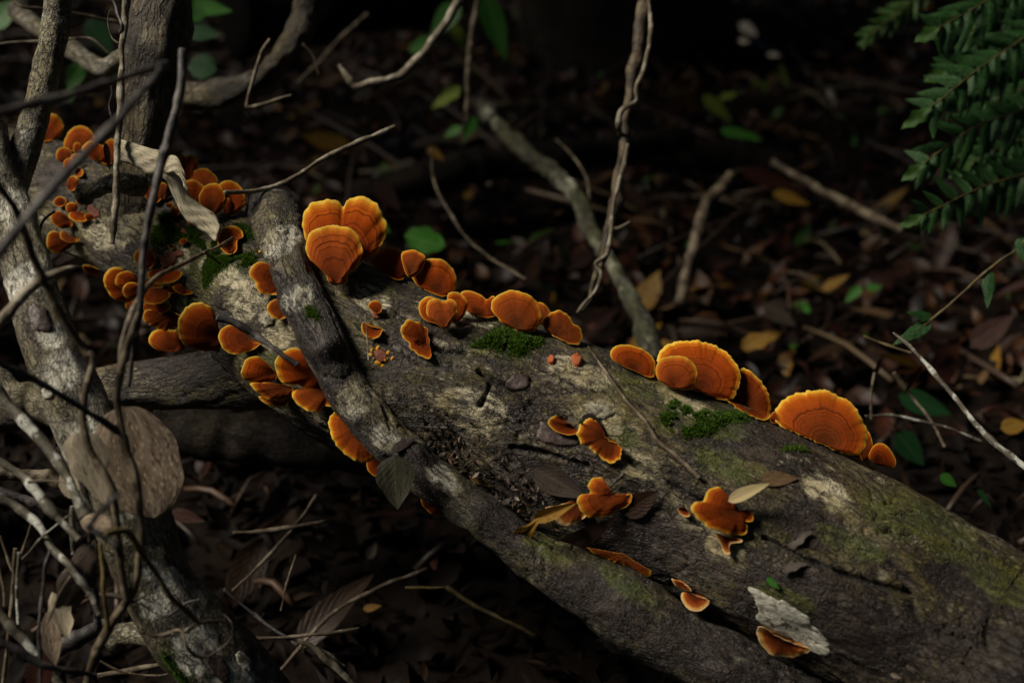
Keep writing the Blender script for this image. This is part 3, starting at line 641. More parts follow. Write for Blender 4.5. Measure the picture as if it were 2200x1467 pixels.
fungus('cream-edged bracket half hidden under the three-lobed banded one', 'F', 'F', 'cap_cream', .002, (1248, 1080), [(1172, 1090), (1200, 1084), (1236, 1074), (1258, 1090), (1256, 1112), (1232, 1126), (1210, 1128), (1194, 1116), (1190, 1100)])
fungus('cupped bracket with curled-in lobes beside a pale pink leaf', 'F', 'F', 'cap_dark', .006, (1585, 1098), [(1487, 1092), (1494, 1078), (1514, 1076), (1520, 1056), (1535, 1046), (1552, 1048), (1564, 1064), (1563, 1084), (1590, 1096), (1612, 1094), (1621, 1104), (1618, 1118), (1600, 1120), (1606, 1128), (1606, 1142), (1590, 1149), (1556, 1144), (1526, 1132), (1500, 1114)], crk=.014, nc=9)
fungus('small frilly cream bracket hanging under the cupped one', 'F', 'F', 'cap_cream', .001, (1562, 1152), [(1536, 1143), (1560, 1152), (1590, 1157), (1594, 1163), (1572, 1166), (1566, 1175), (1568, 1190), (1556, 1188), (1548, 1170)])
fungus('tiny cream frilled bracket left of the cupped one', 'F', 'F', 'cap_cream', 0, (1475, 1095), [(1455, 1094), (1466, 1088), (1478, 1096), (1482, 1108), (1468, 1109)])
fungus('long thin wavy bracket along the lower edge of the log', 'L', 'F', 'cap_dark', .002, (1340, 1190), [(1262, 1178), (1282, 1180), (1310, 1186), (1345, 1200), (1370, 1212), (1396, 1226), (1400, 1236), (1384, 1238), (1366, 1224), (1340, 1214), (1306, 1202), (1280, 1192)], crk=.012, nc=16)
fungus('small half-disc bracket with cream edge below the log', 'L', 'F', 'cap_cream', .001, (1495, 1272), [(1464, 1272), (1480, 1272), (1505, 1282), (1524, 1288), (1518, 1303), (1498, 1312), (1478, 1307), (1466, 1290)])
fungus('narrow frilly cream bracket just above the small half-disc below the log', 'L', 'F', 'cap_cream', .002, (1466, 1250), [(1442, 1243), (1456, 1252), (1474, 1258), (1486, 1270), (1470, 1268), (1450, 1258)])
fungus('cream-edged half-moon bracket directly under the white lichen patch', 'L', 'F', 'cap_cream', .001, (1688, 1368), [(1627, 1350), (1642, 1350), (1665, 1366), (1700, 1382), (1742, 1396), (1725, 1408), (1698, 1415), (1668, 1412), (1645, 1398), (1631, 1376)])
# lower edge by the diagonal branch
fungus('drooping orange bracket at the log underside left of the diagonal branch', 'L', 'F', 'cap', 0, (778, 918), [(707, 908), (714, 888), (732, 880), (760, 890), (790, 940), (802, 978), (790, 990), (765, 988), (735, 970), (714, 940)], crk=.010, nc=14)
fungus('lowest small orange bracket pressed against the dark hanging leaf', 'L', 'F', 'cap', .002, (815, 985), [(786, 985), (800, 978), (822, 990), (816, 1022), (800, 1022), (788, 1006)])
fungus('orange strip of bracket peeping from beneath the diagonal branch', 'L', 'F', 'cap_dark', .002, (945, 1082), [(904, 1072), (922, 1076), (950, 1092), (966, 1108), (945, 1110), (920, 1100), (908, 1088)])
fungus('large yellow-edged bracket tucked against the left of the diagonal branch', 'F', 'F', 'cap', .006, (692, 800), [(592, 788), (597, 766), (618, 751), (642, 751), (662, 764), (682, 790), (690, 816), (684, 834), (664, 838), (640, 828), (606, 822)])
fungus('rounded bracket left of the large yellow-edged one by the branch', 'F', 'F', 'cap', .003, (592, 800), [(518, 800), (526, 777), (548, 766), (566, 774), (586, 794), (594, 812), (580, 822), (548, 824), (526, 816)])
fungus('wide shelf bracket directly beneath the rounded one by the branch', 'L', 'F', 'cap_dark', .002, (625, 828), [(538, 824), (566, 822), (600, 826), (628, 834), (622, 854), (598, 860), (572, 857), (552, 842)])
fungus('thin lowest shelf bracket of the stack left of the diagonal branch', 'L', 'F', 'cap_dark', .001, (618, 850), [(556, 850), (580, 856), (610, 856), (628, 852), (616, 868), (592, 873), (570, 866)])
fungus('fanned bracket beneath the large yellow-edged one beside the branch', 'L', 'F', 'cap', .003, (706, 832), [(627, 846), (640, 834), (670, 834), (704, 826), (724, 850), (722, 872), (698, 872), (684, 884), (660, 882), (640, 868)])
fungus('ear-shaped bracket on the left of the diagonal branch near its top', 'F', 'F', 'cap_dark', .003, (606, 606), [(536, 588), (542, 570), (562, 561), (580, 570), (592, 592), (608, 606), (612, 628), (584, 632), (564, 630), (552, 618), (548, 604)])
fungus('small round bracket beside the white lichen spot, touching the branch', 'F', 'F', 'cap_dark', .002, (622, 658), [(574, 662), (580, 648), (598, 641), (614, 644), (624, 660), (618, 680), (598, 685), (582, 677)])
fungus('bracket with upturned lip under the dark stick on the log', 'F', 'F', 'cap_dark', .003, (538, 728), [(469, 726), (474, 707), (496, 696), (514, 702), (526, 718), (545, 736), (561, 736), (548, 748), (524, 756), (502, 759), (480, 748)])
fungus('biggest kidney-shaped bracket of the fork cluster, dark orange with yellow edge', 'F', 'F', 'cap_dark', .005, (476, 722), [(381, 706), (388, 678), (408, 659), (432, 654), (454, 664), (464, 686), (470, 712), (478, 744), (462, 755), (430, 757), (402, 747), (386, 728)], crk=.008, nc=15)
# crotch cluster
fungus('salmon double bracket facing upward at the bottom of the fork cluster', 'C', 'R', 'cap_pink', .01, (372, 756), [(320, 736), (326, 714), (348, 706), (368, 710), (388, 706), (402, 720), (398, 748), (372, 752), (338, 752)])
fungus('broad ragged shelf bracket right above the salmon double one', 'C', 'F', 'cap_dark', .006, (370, 672), [(305, 686), (310, 670), (340, 666), (375, 674), (394, 690), (376, 706), (352, 711), (326, 702)], crk=.015, nc=13)
fungus('crescent shelf bracket in the fork cluster, third step from the bottom', 'C', 'F', 'cap', .008, (340, 646), [(306, 668), (308, 652), (335, 648), (364, 656), (352, 672), (334, 677), (316, 674)])
fungus('salmon shelf bracket in the fork cluster, fourth step from the bottom', 'C', 'F', 'cap_pink', .010, (345, 620), [(304, 640), (308, 624), (335, 620), (364, 632), (350, 648), (330, 654), (312, 650)])
fungus('narrow wavy shelf bracket at the top of the fork stack under a twig', 'C', 'F', 'cap', .010, (360, 578), [(314, 588), (324, 581), (350, 585), (378, 590), (390, 583), (386, 596), (364, 606), (336, 608), (322, 600)])
fungus('thin middle shelf bracket of the fork stack behind the twigs', 'C', 'F', 'cap_dark', .009, (330, 598), [(296, 612), (306, 602), (330, 604), (350, 612), (332, 619), (310, 619)])
fungus('little boat-shaped bracket at the right of the fork stack', 'C', 'F', 'cap_dark', .004, (398, 620), [(370, 617), (376, 609), (388, 611), (396, 622), (415, 628), (400, 633), (384, 631)])
fungus('tiny dark bracket between the boat-shaped one and the stack', 'C', 'F', 'cap_dark', .003, (360, 618), [(344, 622), (356, 612), (368, 618), (376, 628), (358, 630)])
fungus('tall curved bracket at the outer left of the fork cluster', 'C', 'F', 'cap', .004, (288, 616), [(221, 612), (225, 590), (244, 576), (262, 580), (276, 600), (290, 640), (276, 650), (252, 648), (232, 634)])
fungus('round bracket overlapping the tall curved one of the fork cluster', 'C', 'F', 'cap', .010, (298, 605), [(246, 606), (252, 590), (270, 584), (286, 590), (296, 606), (284, 620), (264, 622), (250, 616)])
fungus('third overlapping bracket of the fork cluster, dark at its centre', 'C', 'F', 'cap_dark', .014, (305, 618), [(262, 630), (268, 613), (284, 609), (300, 616), (306, 636), (288, 644), (272, 642)])
fungus('small bracket half behind the thick twig above the fork cluster', 'C', 'F', 'cap', .003, (334, 560), [(287, 554), (294, 538), (312, 531), (326, 540), (334, 560), (322, 577), (302, 574)])
fungus('dark lower bracket hidden behind the twigs of the fork cluster', 'C', 'F', 'cap_dark', .002, (300, 650), [(268, 652), (284, 646), (304, 652), (306, 672), (288, 676), (272, 666)])
fungus('rust bracket grouped at the left edge below the far limb, lying flat', 'B', 'F', 'cap', .002, (205, 576), [(178, 572), (196, 573), (216, 584), (198, 591), (182, 584)])
fungus('orange bracket at the lower tip of the dry pale leaf strip', 'F', 'R', 'cap_pink', .006, (494, 540), [(467, 520), (474, 495), (496, 484), (518, 492), (523, 506), (510, 514), (508, 536), (492, 545), (474, 532)])
# far left end
fungus('round peach bracket highest at the far left, half behind the lichen branch', 'B', 'R', 'cap_pink', 0, (98, 302), [(72, 275), (82, 252), (108, 244), (130, 255), (136, 278), (124, 296), (104, 302), (78, 300)])
fungus('broad peach bracket left of the pale vertical stick at the far end', 'B', 'R', 'cap_pink', .004, (172, 322), [(136, 314), (146, 284), (166, 270), (188, 275), (205, 296), (200, 315), (176, 324), (150, 322)])
fungus('small round bracket left of a tiny upright knob at the far end', 'B', 'R', 'cap_pink', .010, (138, 346), [(120, 333), (126, 320), (140, 316), (153, 325), (150, 340), (136, 348), (124, 344)])
fungus('tiny upright knob bracket in front of the broad peach one', 'B', 'R', 'cap', .014, (167, 332), ell(166, 318, 9, 13))
fungus('small dark round bracket behind the thick blurred twig at the far end', 'B', 'R', 'cap', .014, (150, 366), ell(149, 352, 13, 13))
fungus('tiny bracket wedged above the small dark round one at the far end', 'B', 'R', 'cap', .012, (165, 350), ell(163, 339, 11, 9))
fungus('ear-like bracket with pale right edge at the far end', 'B', 'F', 'cap_pink', .004, (150, 405), ell(154, 394, 13, 17, 15))
fungus('pale-edged small bracket above the ear-like one, behind the thick twig', 'B', 'F', 'cap_pink', .004, (165, 372), ell(169, 370, 9, 10))
fungus('rear bracket crossed by the thick blurred twig near the pale stick', 'B', 'R', 'cap', .008, (212, 345), [(176, 318), (190, 304), (206, 304), (226, 318), (228, 342), (206, 346), (186, 332)])
fungus('red-orange bracket directly left of the pale vertical stick', 'B', 'R', 'cap', .004, (234, 350), [(214, 334), (224, 306), (240, 298), (252, 312), (252, 340), (236, 352), (218, 350)])
fungus('lower flat bracket near the left edge with yellow rim, blurred', 'B', 'F', 'cap_dark', .004, (148, 472), [(108, 470), (114, 456), (128, 454), (144, 464), (156, 482), (142, 491), (122, 487)])
fungus('dim rounded bracket uppermost of the lower left group', 'B', 'F', 'cap_dark', .002, (138, 438), ell(128, 433, 14, 11))
fungus('rounded bracket in the middle of the lower left group', 'B', 'F', 'cap', .006, (162, 454), ell(153, 447, 13, 12))
fungus('small peg-like bracket upper right of the lower left group', 'B', 'F', 'cap', .005, (180, 436), ell(172, 431, 10, 10, 30))
fungus('spread bracket joining two knobs in the lower left group', 'B', 'F', 'cap', .004, (176, 455), [(146, 462), (154, 456), (176, 455), (188, 466), (182, 475), (164, 475), (152, 470)])
fungus('little rightmost bracket of the lower left group', 'B', 'F', 'cap', .004, (202, 468), ell(192, 466, 11, 7, 15))
fungus('drooping tongue bracket at the far left below the others', 'B', 'F', 'cap_dark', .004, (152, 516), [(99, 516), (106, 500), (120, 498), (134, 512), (166, 516), (156, 528), (140, 540), (120, 546), (104, 536)])
fungus('thin curled bracket resting above the drooping tongue one', 'B', 'F', 'cap_dark', .008, (150, 508), [(127, 504), (136, 496), (150, 506), (172, 514), (152, 521), (134, 515)])
# beside the slender tree
fungus('tall bracket behind the torn leaf tip right of the slender tree', 'T', 'R', 'cap_pink', 0, (405, 392), [(384, 362), (386, 338), (392, 333), (398, 336), (410, 330), (422, 344), (425, 368), (412, 388), (392, 386)])
fungus('wide bracket at the upper right of the tree-side cluster', 'T', 'R', 'cap_pink', .002, (440, 404), [(408, 380), (424, 362), (446, 362), (462, 376), (468, 392), (448, 404), (416, 400)])
fungus('bracket in front on the left of the tree-side cluster', 'T', 'R', 'cap', .010, (414, 436), [(388, 408), (398, 390), (418, 385), (436, 396), (438, 412), (424, 434), (402, 432)])
fungus('front oval bracket of the tree-side cluster, greenish brown at its foot', 'T', 'R', 'cap', .014, (455, 458), [(427, 430), (434, 405), (452, 392), (470, 396), (482, 416), (480, 440), (466, 458), (444, 458)])
fungus('rightmost bracket of the tree-side cluster touching a bent twig', 'T', 'R', 'cap', .006, (492, 458), [(470, 396), (488, 387), (508, 392), (524, 412), (526, 436), (510, 456), (488, 460), (480, 430)])
fungus('narrow dark bracket squeezed between the front oval and the rightmost one', 'T', 'R', 'cap_dark', .010, (484, 458), ell(488, 442, 9, 18))
fungus('dim bracket behind the dark leaning twig by the tree foot', 'T', 'R', 'cap_dark', .006, (330, 430), [(306, 408), (314, 390), (332, 383), (350, 392), (352, 412), (340, 432), (318, 430)])
fungus('small bracket with thin curled edge right of the dark leaning twig', 'T', 'R', 'cap_dark', .004, (350, 430), ell(350, 410, 12, 18))
fungus('tiny round bracket on moss under the dry strip leaf', 'T', 'F', 'cap', .004, (377, 463), ell(376, 455, 10, 9))
fungus('tiny yellow bud just above the round one under the strip leaf', 'T', 'F', 'cap', .003, (366, 445), ell(365, 441, 7, 6))
fungus('small bracket half covered by the dry strip leaf', 'T', 'F', 'cap', .004, (424, 480), ell(412, 474, 11, 9, 20))
fungus('tiny orange bud on bare bark below the strip leaf', 'F', 'F', 'cap', .002, (400, 522), ell(393, 518, 9, 6, -20))
fungus('smallest orange speck bracket left of the bud on bare bark', 'F', 'F', 'cap', .002, (372, 531), ell(367, 530, 6, 4))

def ball_cluster(name, label, group, pts, mat, bname):
    c = np.mean([P(x, y, on_log(x, y, 0, .93)) for x, y, r in pts], axis=0)
    e = empty(name, c, label, 'fungus', group)
    for x, y, r in pts:
        p, nn = cast(bvh_log, x, y)
        if p is None: continue
        rr = r * random.uniform(.7, 1.1) * ((p - C) @ F) / K; V = []; sq = random.uniform(.7, 1.4)
        nn = unit(nn + .3 * TOCAM); a = unit(np.cross(nn, [.3, .5, 1])); b_ = np.cross(nn, a)
        rows, m_ = 6, 10
        for i in range(rows):
            t_ = i / (rows - 1) * 1.45
            for j in range(m_):
                f = 2 * math.pi * j / m_
                V.append(p - nn * .001 + nn * rr * 1.1 * math.sin(t_) + (a * math.cos(f) * sq + b_ * math.sin(f)) * rr * (math.cos(t_) + .25 * math.sin(3 * t_) * .3))
        fc = grid_faces(rows, m_).tolist(); fc.append([(rows - 1) * m_ + j for j in range(m_)])
        T = np.repeat(np.linspace(1, .955, rows), m_)
        mesh(bname, V, fc, M[mat], e, {'tc': np.stack([T, np.zeros(len(T)), np.zeros(len(T))], 1)})
    return e
ball_cluster('young_fungus_cluster', 'ring of tiny yellow fungus buds around a brown spot near the diagonal branch', None, [(812, 748, 8), (800, 752, 6), (796, 762, 5), (803, 770, 5), (834, 758, 7), (843, 770, 6), (812, 780, 7), (822, 786, 5), (828, 772, 9), (820, 762, 8)], 'cap', 'bud')
ball_cluster('young_fungus_cluster', 'few tiny yellow buds on moss left of the diagonal branch', None, [(571, 533, 6), (562, 538, 4), (558, 541, 4), (576, 545, 4)], 'cap', 'bud')

# flat rusty resupinate crusts
def crust(name, label, cat, poly, mat, bvh=None, th=.0011, n=40, group=None, rag=.06):
    bv = bvh or bvh_log
    O = closed(poly, n); cen = O.mean(0); sd = int(O[0, 0]) % 97
    ph = np.linspace(0, 2 * math.pi, n, endpoint=False)
    O = cen + (O - cen) * (1 + rag * fbm(np.stack([np.cos(ph) * 4, np.sin(ph) * 4, np.full(n, sd * 1.0)], 1), sd, 3))[:, None]
    V, tcs = [], []
    ts = [0, .2, .4, .6, .8, .93, 1.0, 1.02]
    for k, t_ in enumerate(ts):
        for j in range(n):
            x, y = cen + t_ * (O[j] - cen)
            p, nn = cast(bv, x, y)
            if p is None:
                loc, n2, ix, ds = bv.find_nearest(Vector(P(x, y, .92))); p, nn = np.array(loc), np.array(n2)
            lift = th * (1 if t_ < .9 else (.75 if t_ < .95 else (.35 if t_ <= 1 else -1.5)))
            V.append(p + nn * lift)
            tcs.append(p)
    o = mesh(name, V, grid_faces(len(ts), n), M[mat], None, {'tc': tcs})
    return tag(o, label, cat, group)
crust('lichen_patch', 'chalky white lichen crust at the lower edge of the log near a half-moon bracket', 'lichen', [(1613, 1268), (1640, 1272), (1690, 1295), (1735, 1325), (1760, 1355), (1782, 1382), (1778, 1404), (1752, 1402), (1715, 1385), (1680, 1362), (1640, 1345), (1622, 1322), (1632, 1305)], 'lichen', n=150, th=.0004, rag=.15)
crust('lichen_patch', 'small white lichen spot below the small round bracket by the branch', 'lichen', [(556, 676), (572, 668), (590, 680), (588, 694), (574, 702), (560, 694)], 'lichen_grey', n=36, rag=.2)
crust('lichen_patch', 'bluish grey lichen blotch low on the leaning trunk', 'lichen', [(505, 1398), (522, 1402), (538, 1420), (540, 1440), (522, 1436), (510, 1420)], 'lichen', bvh_left, n=36, rag=.2)
crust('lichen_patch', 'pale lichen blotch on the side of the leaning trunk at its fork', 'lichen', [(96, 832), (112, 834), (114, 850), (100, 856), (92, 844)], 'lichen', bvh_left, n=30, rag=.2)
crust('lichen_patch', 'grey-white lichen blotch above the crinkled bracket in mid log', 'lichen', [(1258, 872), (1290, 868), (1316, 880), (1308, 896), (1280, 902), (1262, 890)], 'lichen_grey', n=36, rag=.2)
m, nt = newmat('rust_crust'); b = NB(nt); tcx = b.attr('tc'); b.bsdf(b.ramp(b.noise(tcx, 160, 4, .6), [(.35, (.075, .02, .009)), (.65, (.16, .042, .016))]), .7, b.bump(b.noise(tcx, 500, 3), .6, .001), .3); M['rust'] = m
m, nt = newmat('salmon_bump'); b = NB(nt); tcx = b.attr('tc'); b.bsdf(b.ramp(b.noise(tcx, 300, 3, .6), [(.35, (.22, .055, .018)), (.65, (.38, .10, .035))]), .7, None, .2); M['salmon'] = m
crust('rust_crust', 'flat rusty fungus crust on bark beside the small bracket above the fork', 'fungus', [(335, 545), (352, 552), (362, 540), (385, 536), (398, 545), (384, 552), (372, 570), (358, 575), (344, 568)], 'rust', n=40, rag=.25)
crust('rust_crust', 'flat rusty crust running below the tiny bracket on the moss', 'fungus', [(372, 478), (388, 484), (402, 500), (396, 505), (378, 492)], 'rust', n=30, rag=.25)
crust('rust_crust', 'flat rusty stain of fungus beneath the tiny knob bracket', 'fungus', [(800, 675), (816, 672), (820, 682), (806, 684)], 'rust', n=30, rag=.25)
crust('rust_crust', 'brown fungus crust in the middle of the tiny yellow bud ring', 'fungus', [(806, 752), (826, 754), (834, 768), (820, 780), (806, 770)], 'rust', n=30, rag=.25)
crust('rust_crust', 'rusty crust patch between the lower left fungi and pale stick', 'fungus', [(188, 440), (206, 446), (216, 462), (204, 470), (190, 458)], 'rust', n=30, rag=.25)
crust('fungus_bump', 'tiny salmon fungus bump below the moss cushion on the log', 'fungus', [(1176, 774), (1184, 766), (1193, 772), (1190, 782), (1180, 783)], 'salmon', th=.0026, n=24)
crust('fungus_bump', 'little salmon fungus bump right of the moss cushion, larger than its neighbour', 'fungus', [(1228, 770), (1238, 764), (1248, 776), (1246, 788), (1234, 786)], 'salmon', th=.0032, n=24)
m, nt = newmat('purple_bark_scale'); b = NB(nt); tcx = b.attr('tc'); b.bsdf(b.ramp(b.noise(tcx, 120, 5, .65), [(.35, (.035, .022, .021)), (.65, (.075, .052, .045))]), .5, b.bump(b.noise(tcx, 300, 4), .6, .0015), .4); M['scale'] = m
crust('bark_scale', 'purplish bark scale just right of the long crack in the log', 'bark', [(1085, 830), (1100, 808), (1130, 806), (1138, 826), (1118, 838)], 'scale', th=.0016, n=36, rag=.12)
crust('bark_scale', 'purplish bark scale under the flat tongue bracket', 'bark', [(1155, 930), (1165, 905), (1190, 925), (1240, 940), (1236, 958), (1190, 955), (1160, 945)], 'scale', th=.0014, n=36, rag=.12)
crust('bark_scale', 'dark bark scale high on the leaning trunk', 'bark', [(58, 672), (72, 652), (95, 662), (112, 700), (100, 712), (76, 704)], 'scale', bvh_left, th=.0012, n=36, rag=.2)
crust('bark_scale', 'dark bark scale at the foot of the leaning trunk', 'bark', [(440, 1396), (470, 1405), (492, 1440), (490, 1464), (462, 1452), (446, 1425)], 'scale', bvh_left, th=.0012, n=36, rag=.2)

# ------------------------------------------------------------------ moss cushions
def inside(p, poly):
    x, y = p; c = False; n = len(poly); j = n - 1
    for i in range(n):
        if ((poly[i][1] > y) != (poly[j][1] > y)) and (x < (poly[j][0] - poly[i][0]) * (y - poly[i][1]) / (poly[j][1] - poly[i][1]) + poly[i][0]): c = not c
        j = i
    return c
def moss(label, poly, count, hgt, bvh=None, thin=0.0):
    bv = bvh or bvh_log; poly = closed(poly, 40); lo, hi = poly.min(0) - 20, poly.max(0) + 20; count = int(count * 1.7); V, fc = [], []; tries = 0; made = 0
    pts = np.column_stack([rng.uniform(lo[0], hi[0], count * 6), rng.uniform(lo[1], hi[1], count * 6), np.zeros(count * 6)])
    nz = fbm(pts / 16, 8, 3)
    for (x, y, _), z in zip(pts, nz):
        if made >= count: break
        ed = np.min(np.hypot(poly[:, 0] - x, poly[:, 1] - y)); ins = inside((x, y), poly)
        if random.random() > (min(1, .25 + ed / 20) if ins else max(0, .3 - ed / 70)) or z < thin - .3: continue
        p, nn = cast(bv, x, y)
        if p is None: continue
        made += 1
        hh = hgt * .72 * (min(1, .4 + ed / 24) if ins else .4) * random.uniform(.6, 1.2)
        ax = unit(nn + .45 * np.array([0, 0, 1]) + rng.normal(size=3) * .45)
        p = p + nn * hh * random.uniform(-.1, .55) - nn * .0006
        a = unit(np.cross(ax, rng.normal(size=3))); b_ = np.cross(ax, a)
        # a shoot: three narrow leaflets fanning from one foot
        for s in range(3):
            f = s * 2.1 + random.random(); side = a * math.cos(f) + b_ * math.sin(f)
            tip = p + ax * hh * .7 + side * hh * .55; w = unit(np.cross(side, ax)) * hh * .14; md = p + ax * hh * .4 + side * hh * .18
            k = len(V); V += [p, md + w, tip, md - w]; fc.append((k, k + 1, k + 2, k + 3))
    o = mesh('moss_cushion', V, fc, M['moss'], None, None, smooth=False)
    return tag(o, label, 'moss')
moss('bright green moss cushion on the log beneath the wavy round bracket', [(1003, 748), (1030, 728), (1060, 706), (1110, 702), (1140, 716), (1168, 722), (1164, 745), (1135, 752), (1118, 770), (1060, 752)], 2600, .0042)
moss('green moss patch below the bracket at the tip of the strip leaf', [(432, 600), (436, 562), (462, 530), (500, 545), (540, 540), (562, 562), (545, 576), (500, 576), (470, 590), (440, 625)], 2600, .0034)
moss('wide dark green moss patch around the tiny brackets by the tree foot', [(320, 520), (330, 480), (350, 455), (400, 470), (440, 500), (470, 520), (440, 545), (400, 520), (350, 535)], 3200, .0032, None, -.05)
moss('moss patch on the shaded side of the log behind the diagonal branch top', [(500, 480), (530, 478), (570, 510), (575, 550), (540, 530), (510, 510)], 700, .003)
moss('small moss tuft on the diagonal branch', [(648, 668), (664, 652), (690, 672), (686, 694), (660, 692)], 420, .0032, bvh_cross)
moss('sparse green moss on the log below the trio of ridge brackets', [(1415, 905), (1440, 860), (1480, 850), (1520, 880), (1600, 880), (1612, 905), (1550, 918), (1530, 938), (1470, 942)], 2200, .0036, None, .05)
moss('dark moss between the fork cluster and the kidney-shaped bracket', [(372, 640), (400, 634), (432, 650), (420, 662), (394, 668), (380, 660)], 420, .003, None, .05)
moss('thin moss streak below the largest scalloped fan bracket', [(1672, 960), (1720, 950), (1762, 978), (1740, 990), (1690, 980)], 500, .003, None, .15)
moss('feathery moss fringe along the foot of the leaning trunk', [(342, 1392), (362, 1398), (384, 1430), (402, 1452), (404, 1472), (376, 1454), (352, 1420)], 700, .0042, bvh_left)

# ------------------------------------------------------------------ leaves
def leaf_data(P0, P1, width, nrm, curl=0.0, fold=.15, shape='ovate', wave=0.0, seed=0, n=9, m=5, bend=0.0):
    P0, P1 = np.asarray(P0, float), np.asarray(P1, float); ax = P1 - P0; L = np.linalg.norm(ax); ax = ax / L
    s = unit(np.cross(nrm, ax)); nn = np.cross(ax, s); V, tc = [], []
    for i in range(n):
        u = i / (n - 1)
        if shape == 'ovate': w = math.sin(math.pi * u ** .75) ** .8 * (1 - .35 * u)
        elif shape == 'oblong': w = min(1, (u + .02) * 7) ** .5 * min(1, (1.0 - u) * 1.75) ** .8
        elif shape == 'lance': w = math.sin(math.pi * u ** .9)
        elif shape == 'disc': w = math.sqrt(max(0, 1 - (2 * u - 1) ** 2))
        else: w = math.sin(math.pi * u) ** .55
        w = max(w, .015) * width / 2
        for j in range(m):
            v = j / (m - 1) * 2 - 1
            wob = 1 + wave * math.sin(u * 17 + seed + (2 if v > 0 else 0))
            h = fold * abs(v) * w - curl * L * (u * u) - bend * w * v * v + wave * .25 * L * math.sin(u * 7 + seed + v * 2) * abs(v)
            V.append(P0 + ax * L * u + s * w * v * wob + nn * h); tc.append((u, v, 0))
    return V, grid_faces(n, m, False), tc
def leaf(name, label, cat, P0, P1, width, nrm, mat, group=None, stalk=0.0, **kw):
    V, fc, tc = leaf_data(P0, P1, width, nrm, **kw)
    o = mesh(name, V, fc, M[mat], None, {'tc': tc}, origin=P0)
    return tag(o, label, cat, group)
def pleaf(label, a, b_, w, d, mat, tilt=(0, 0, .6), name='green_leaf', cat='leaf', group=None, d2=None, **kw):
    """leaf from pixel a to pixel b, w wide (photo pixels), at distance d, facing the camera tilted by tilt"""
    P0, P1 = P(*a, d), P(*b_, d2 if d2 else d)
    return leaf(name, label, cat, P0, P1, w * d / K, unit(TOCAM + np.array(tilt)), mat, group, **kw)
kw = dict(n=11, m=7)
pleaf('large dark green pointed leaf hanging near the top centre', (1040, -10), (1088, 132), 62, 1.75, 'leaf_green', (.3, 0, .1), **kw)
pleaf('bright green leaf crossed by the bent pale twig at the top', (985, 5), (925, 85), 60, 1.7, 'leaf_green', **kw)
pleaf('rounded light green leaf left of the bent pale twig', (938, 82), (880, 112), 38, 1.7, 'leaf_green', shape='round', **kw)
pleaf('dull green leaf beneath the bent pale twig', (970, 50), (1000, 115), 34, 1.72, 'leaf_lime', (.4, 0, .3), **kw)
pleaf('yellow-green curled leaf in the dark left of the thin hanging stem', (990, 186), (925, 240), 34, 1.6, 'leaf_lime', (.2, 0, .6), curl=-.1, wave=.12, seed=2, **kw)
pleaf('small green leaf below the yellow-green curled one', (1020, 250), (994, 304), 32, 1.6, 'leaf_green', (.4, 0, .3), **kw)
pleaf('tiny green leaf beside the small one on the thin stem', (990, 272), (955, 296), 26, 1.6, 'leaf_green', **kw)
pleaf('yellow dead leaf glowing in the litter left of the mossy thin branch', (918, 318), (955, 345), 24, 1.75, 'leaf_yellow', name='fallen_leaf', **kw)
pleaf('broad green leaf lying just behind the ridge brackets', (868, 505), (955, 530), 62, 1.42, 'leaf_green', (.1, 0, .7), shape='round', wave=.1, seed=4, **kw)
pleaf('green leaf partly behind the large two-lobed bracket', (800, 470), (838, 500), 34, 1.42, 'leaf_green', **kw)
pleaf('long olive leaf curving in the dark right of the hanging vine', (1510, 205), (1575, 262), 34, 1.9, 'leaf_lime', (-.3, 0, .4), curl=.1, **kw)
pleaf('short pale green leaf above the long olive one', (1545, 212), (1588, 200), 22, 1.9, 'leaf_lime', **kw)
pleaf('flat green leaf below the long olive one', (1548, 278), (1640, 302), 34, 1.85, 'leaf_green', (0, 0, .8), wave=.1, **kw)
pleaf('upright olive blade in the litter at upper right', (1690, 190), (1674, 130), 18, 2.1, 'leaf_lime', **kw)
pleaf('green leaf in shade at the extreme upper left corner', (-20, 60), (40, 0), 70, 1.45, 'leaf_green', **kw)
pleaf('green toothed leaf left of the slender tree, lowest of three', (175, 135), (145, 200), 44, 1.5, 'leaf_green', (.2, 0, .2), wave=.08, seed=1, **kw)
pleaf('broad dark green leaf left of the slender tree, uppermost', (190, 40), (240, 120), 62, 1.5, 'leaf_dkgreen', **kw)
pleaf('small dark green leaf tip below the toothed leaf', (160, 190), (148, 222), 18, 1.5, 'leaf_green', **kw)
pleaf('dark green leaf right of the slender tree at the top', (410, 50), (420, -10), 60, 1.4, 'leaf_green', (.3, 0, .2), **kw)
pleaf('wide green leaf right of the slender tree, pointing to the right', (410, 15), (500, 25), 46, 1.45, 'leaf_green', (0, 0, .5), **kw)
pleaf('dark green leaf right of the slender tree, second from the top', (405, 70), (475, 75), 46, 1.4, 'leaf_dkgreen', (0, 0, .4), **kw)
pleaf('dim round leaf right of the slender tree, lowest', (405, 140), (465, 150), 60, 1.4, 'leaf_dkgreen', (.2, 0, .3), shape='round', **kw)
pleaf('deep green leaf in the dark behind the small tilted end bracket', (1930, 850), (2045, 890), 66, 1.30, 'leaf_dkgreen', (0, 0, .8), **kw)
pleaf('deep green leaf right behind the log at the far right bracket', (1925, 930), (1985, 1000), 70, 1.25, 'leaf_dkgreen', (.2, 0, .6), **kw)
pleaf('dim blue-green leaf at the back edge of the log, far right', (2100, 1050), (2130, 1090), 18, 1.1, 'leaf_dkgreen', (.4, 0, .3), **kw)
pleaf('small green leaf by the back edge of the log at right', (2020, 1020), (2055, 1045), 30, 1.15, 'leaf_green', **kw)
pleaf('olive-yellow leaf blotched brown in the litter right of the pale branch', (1590, 745), (1680, 715), 44, 1.5, 'leaf_yellow', name='fallen_leaf', wave=.15, **kw)
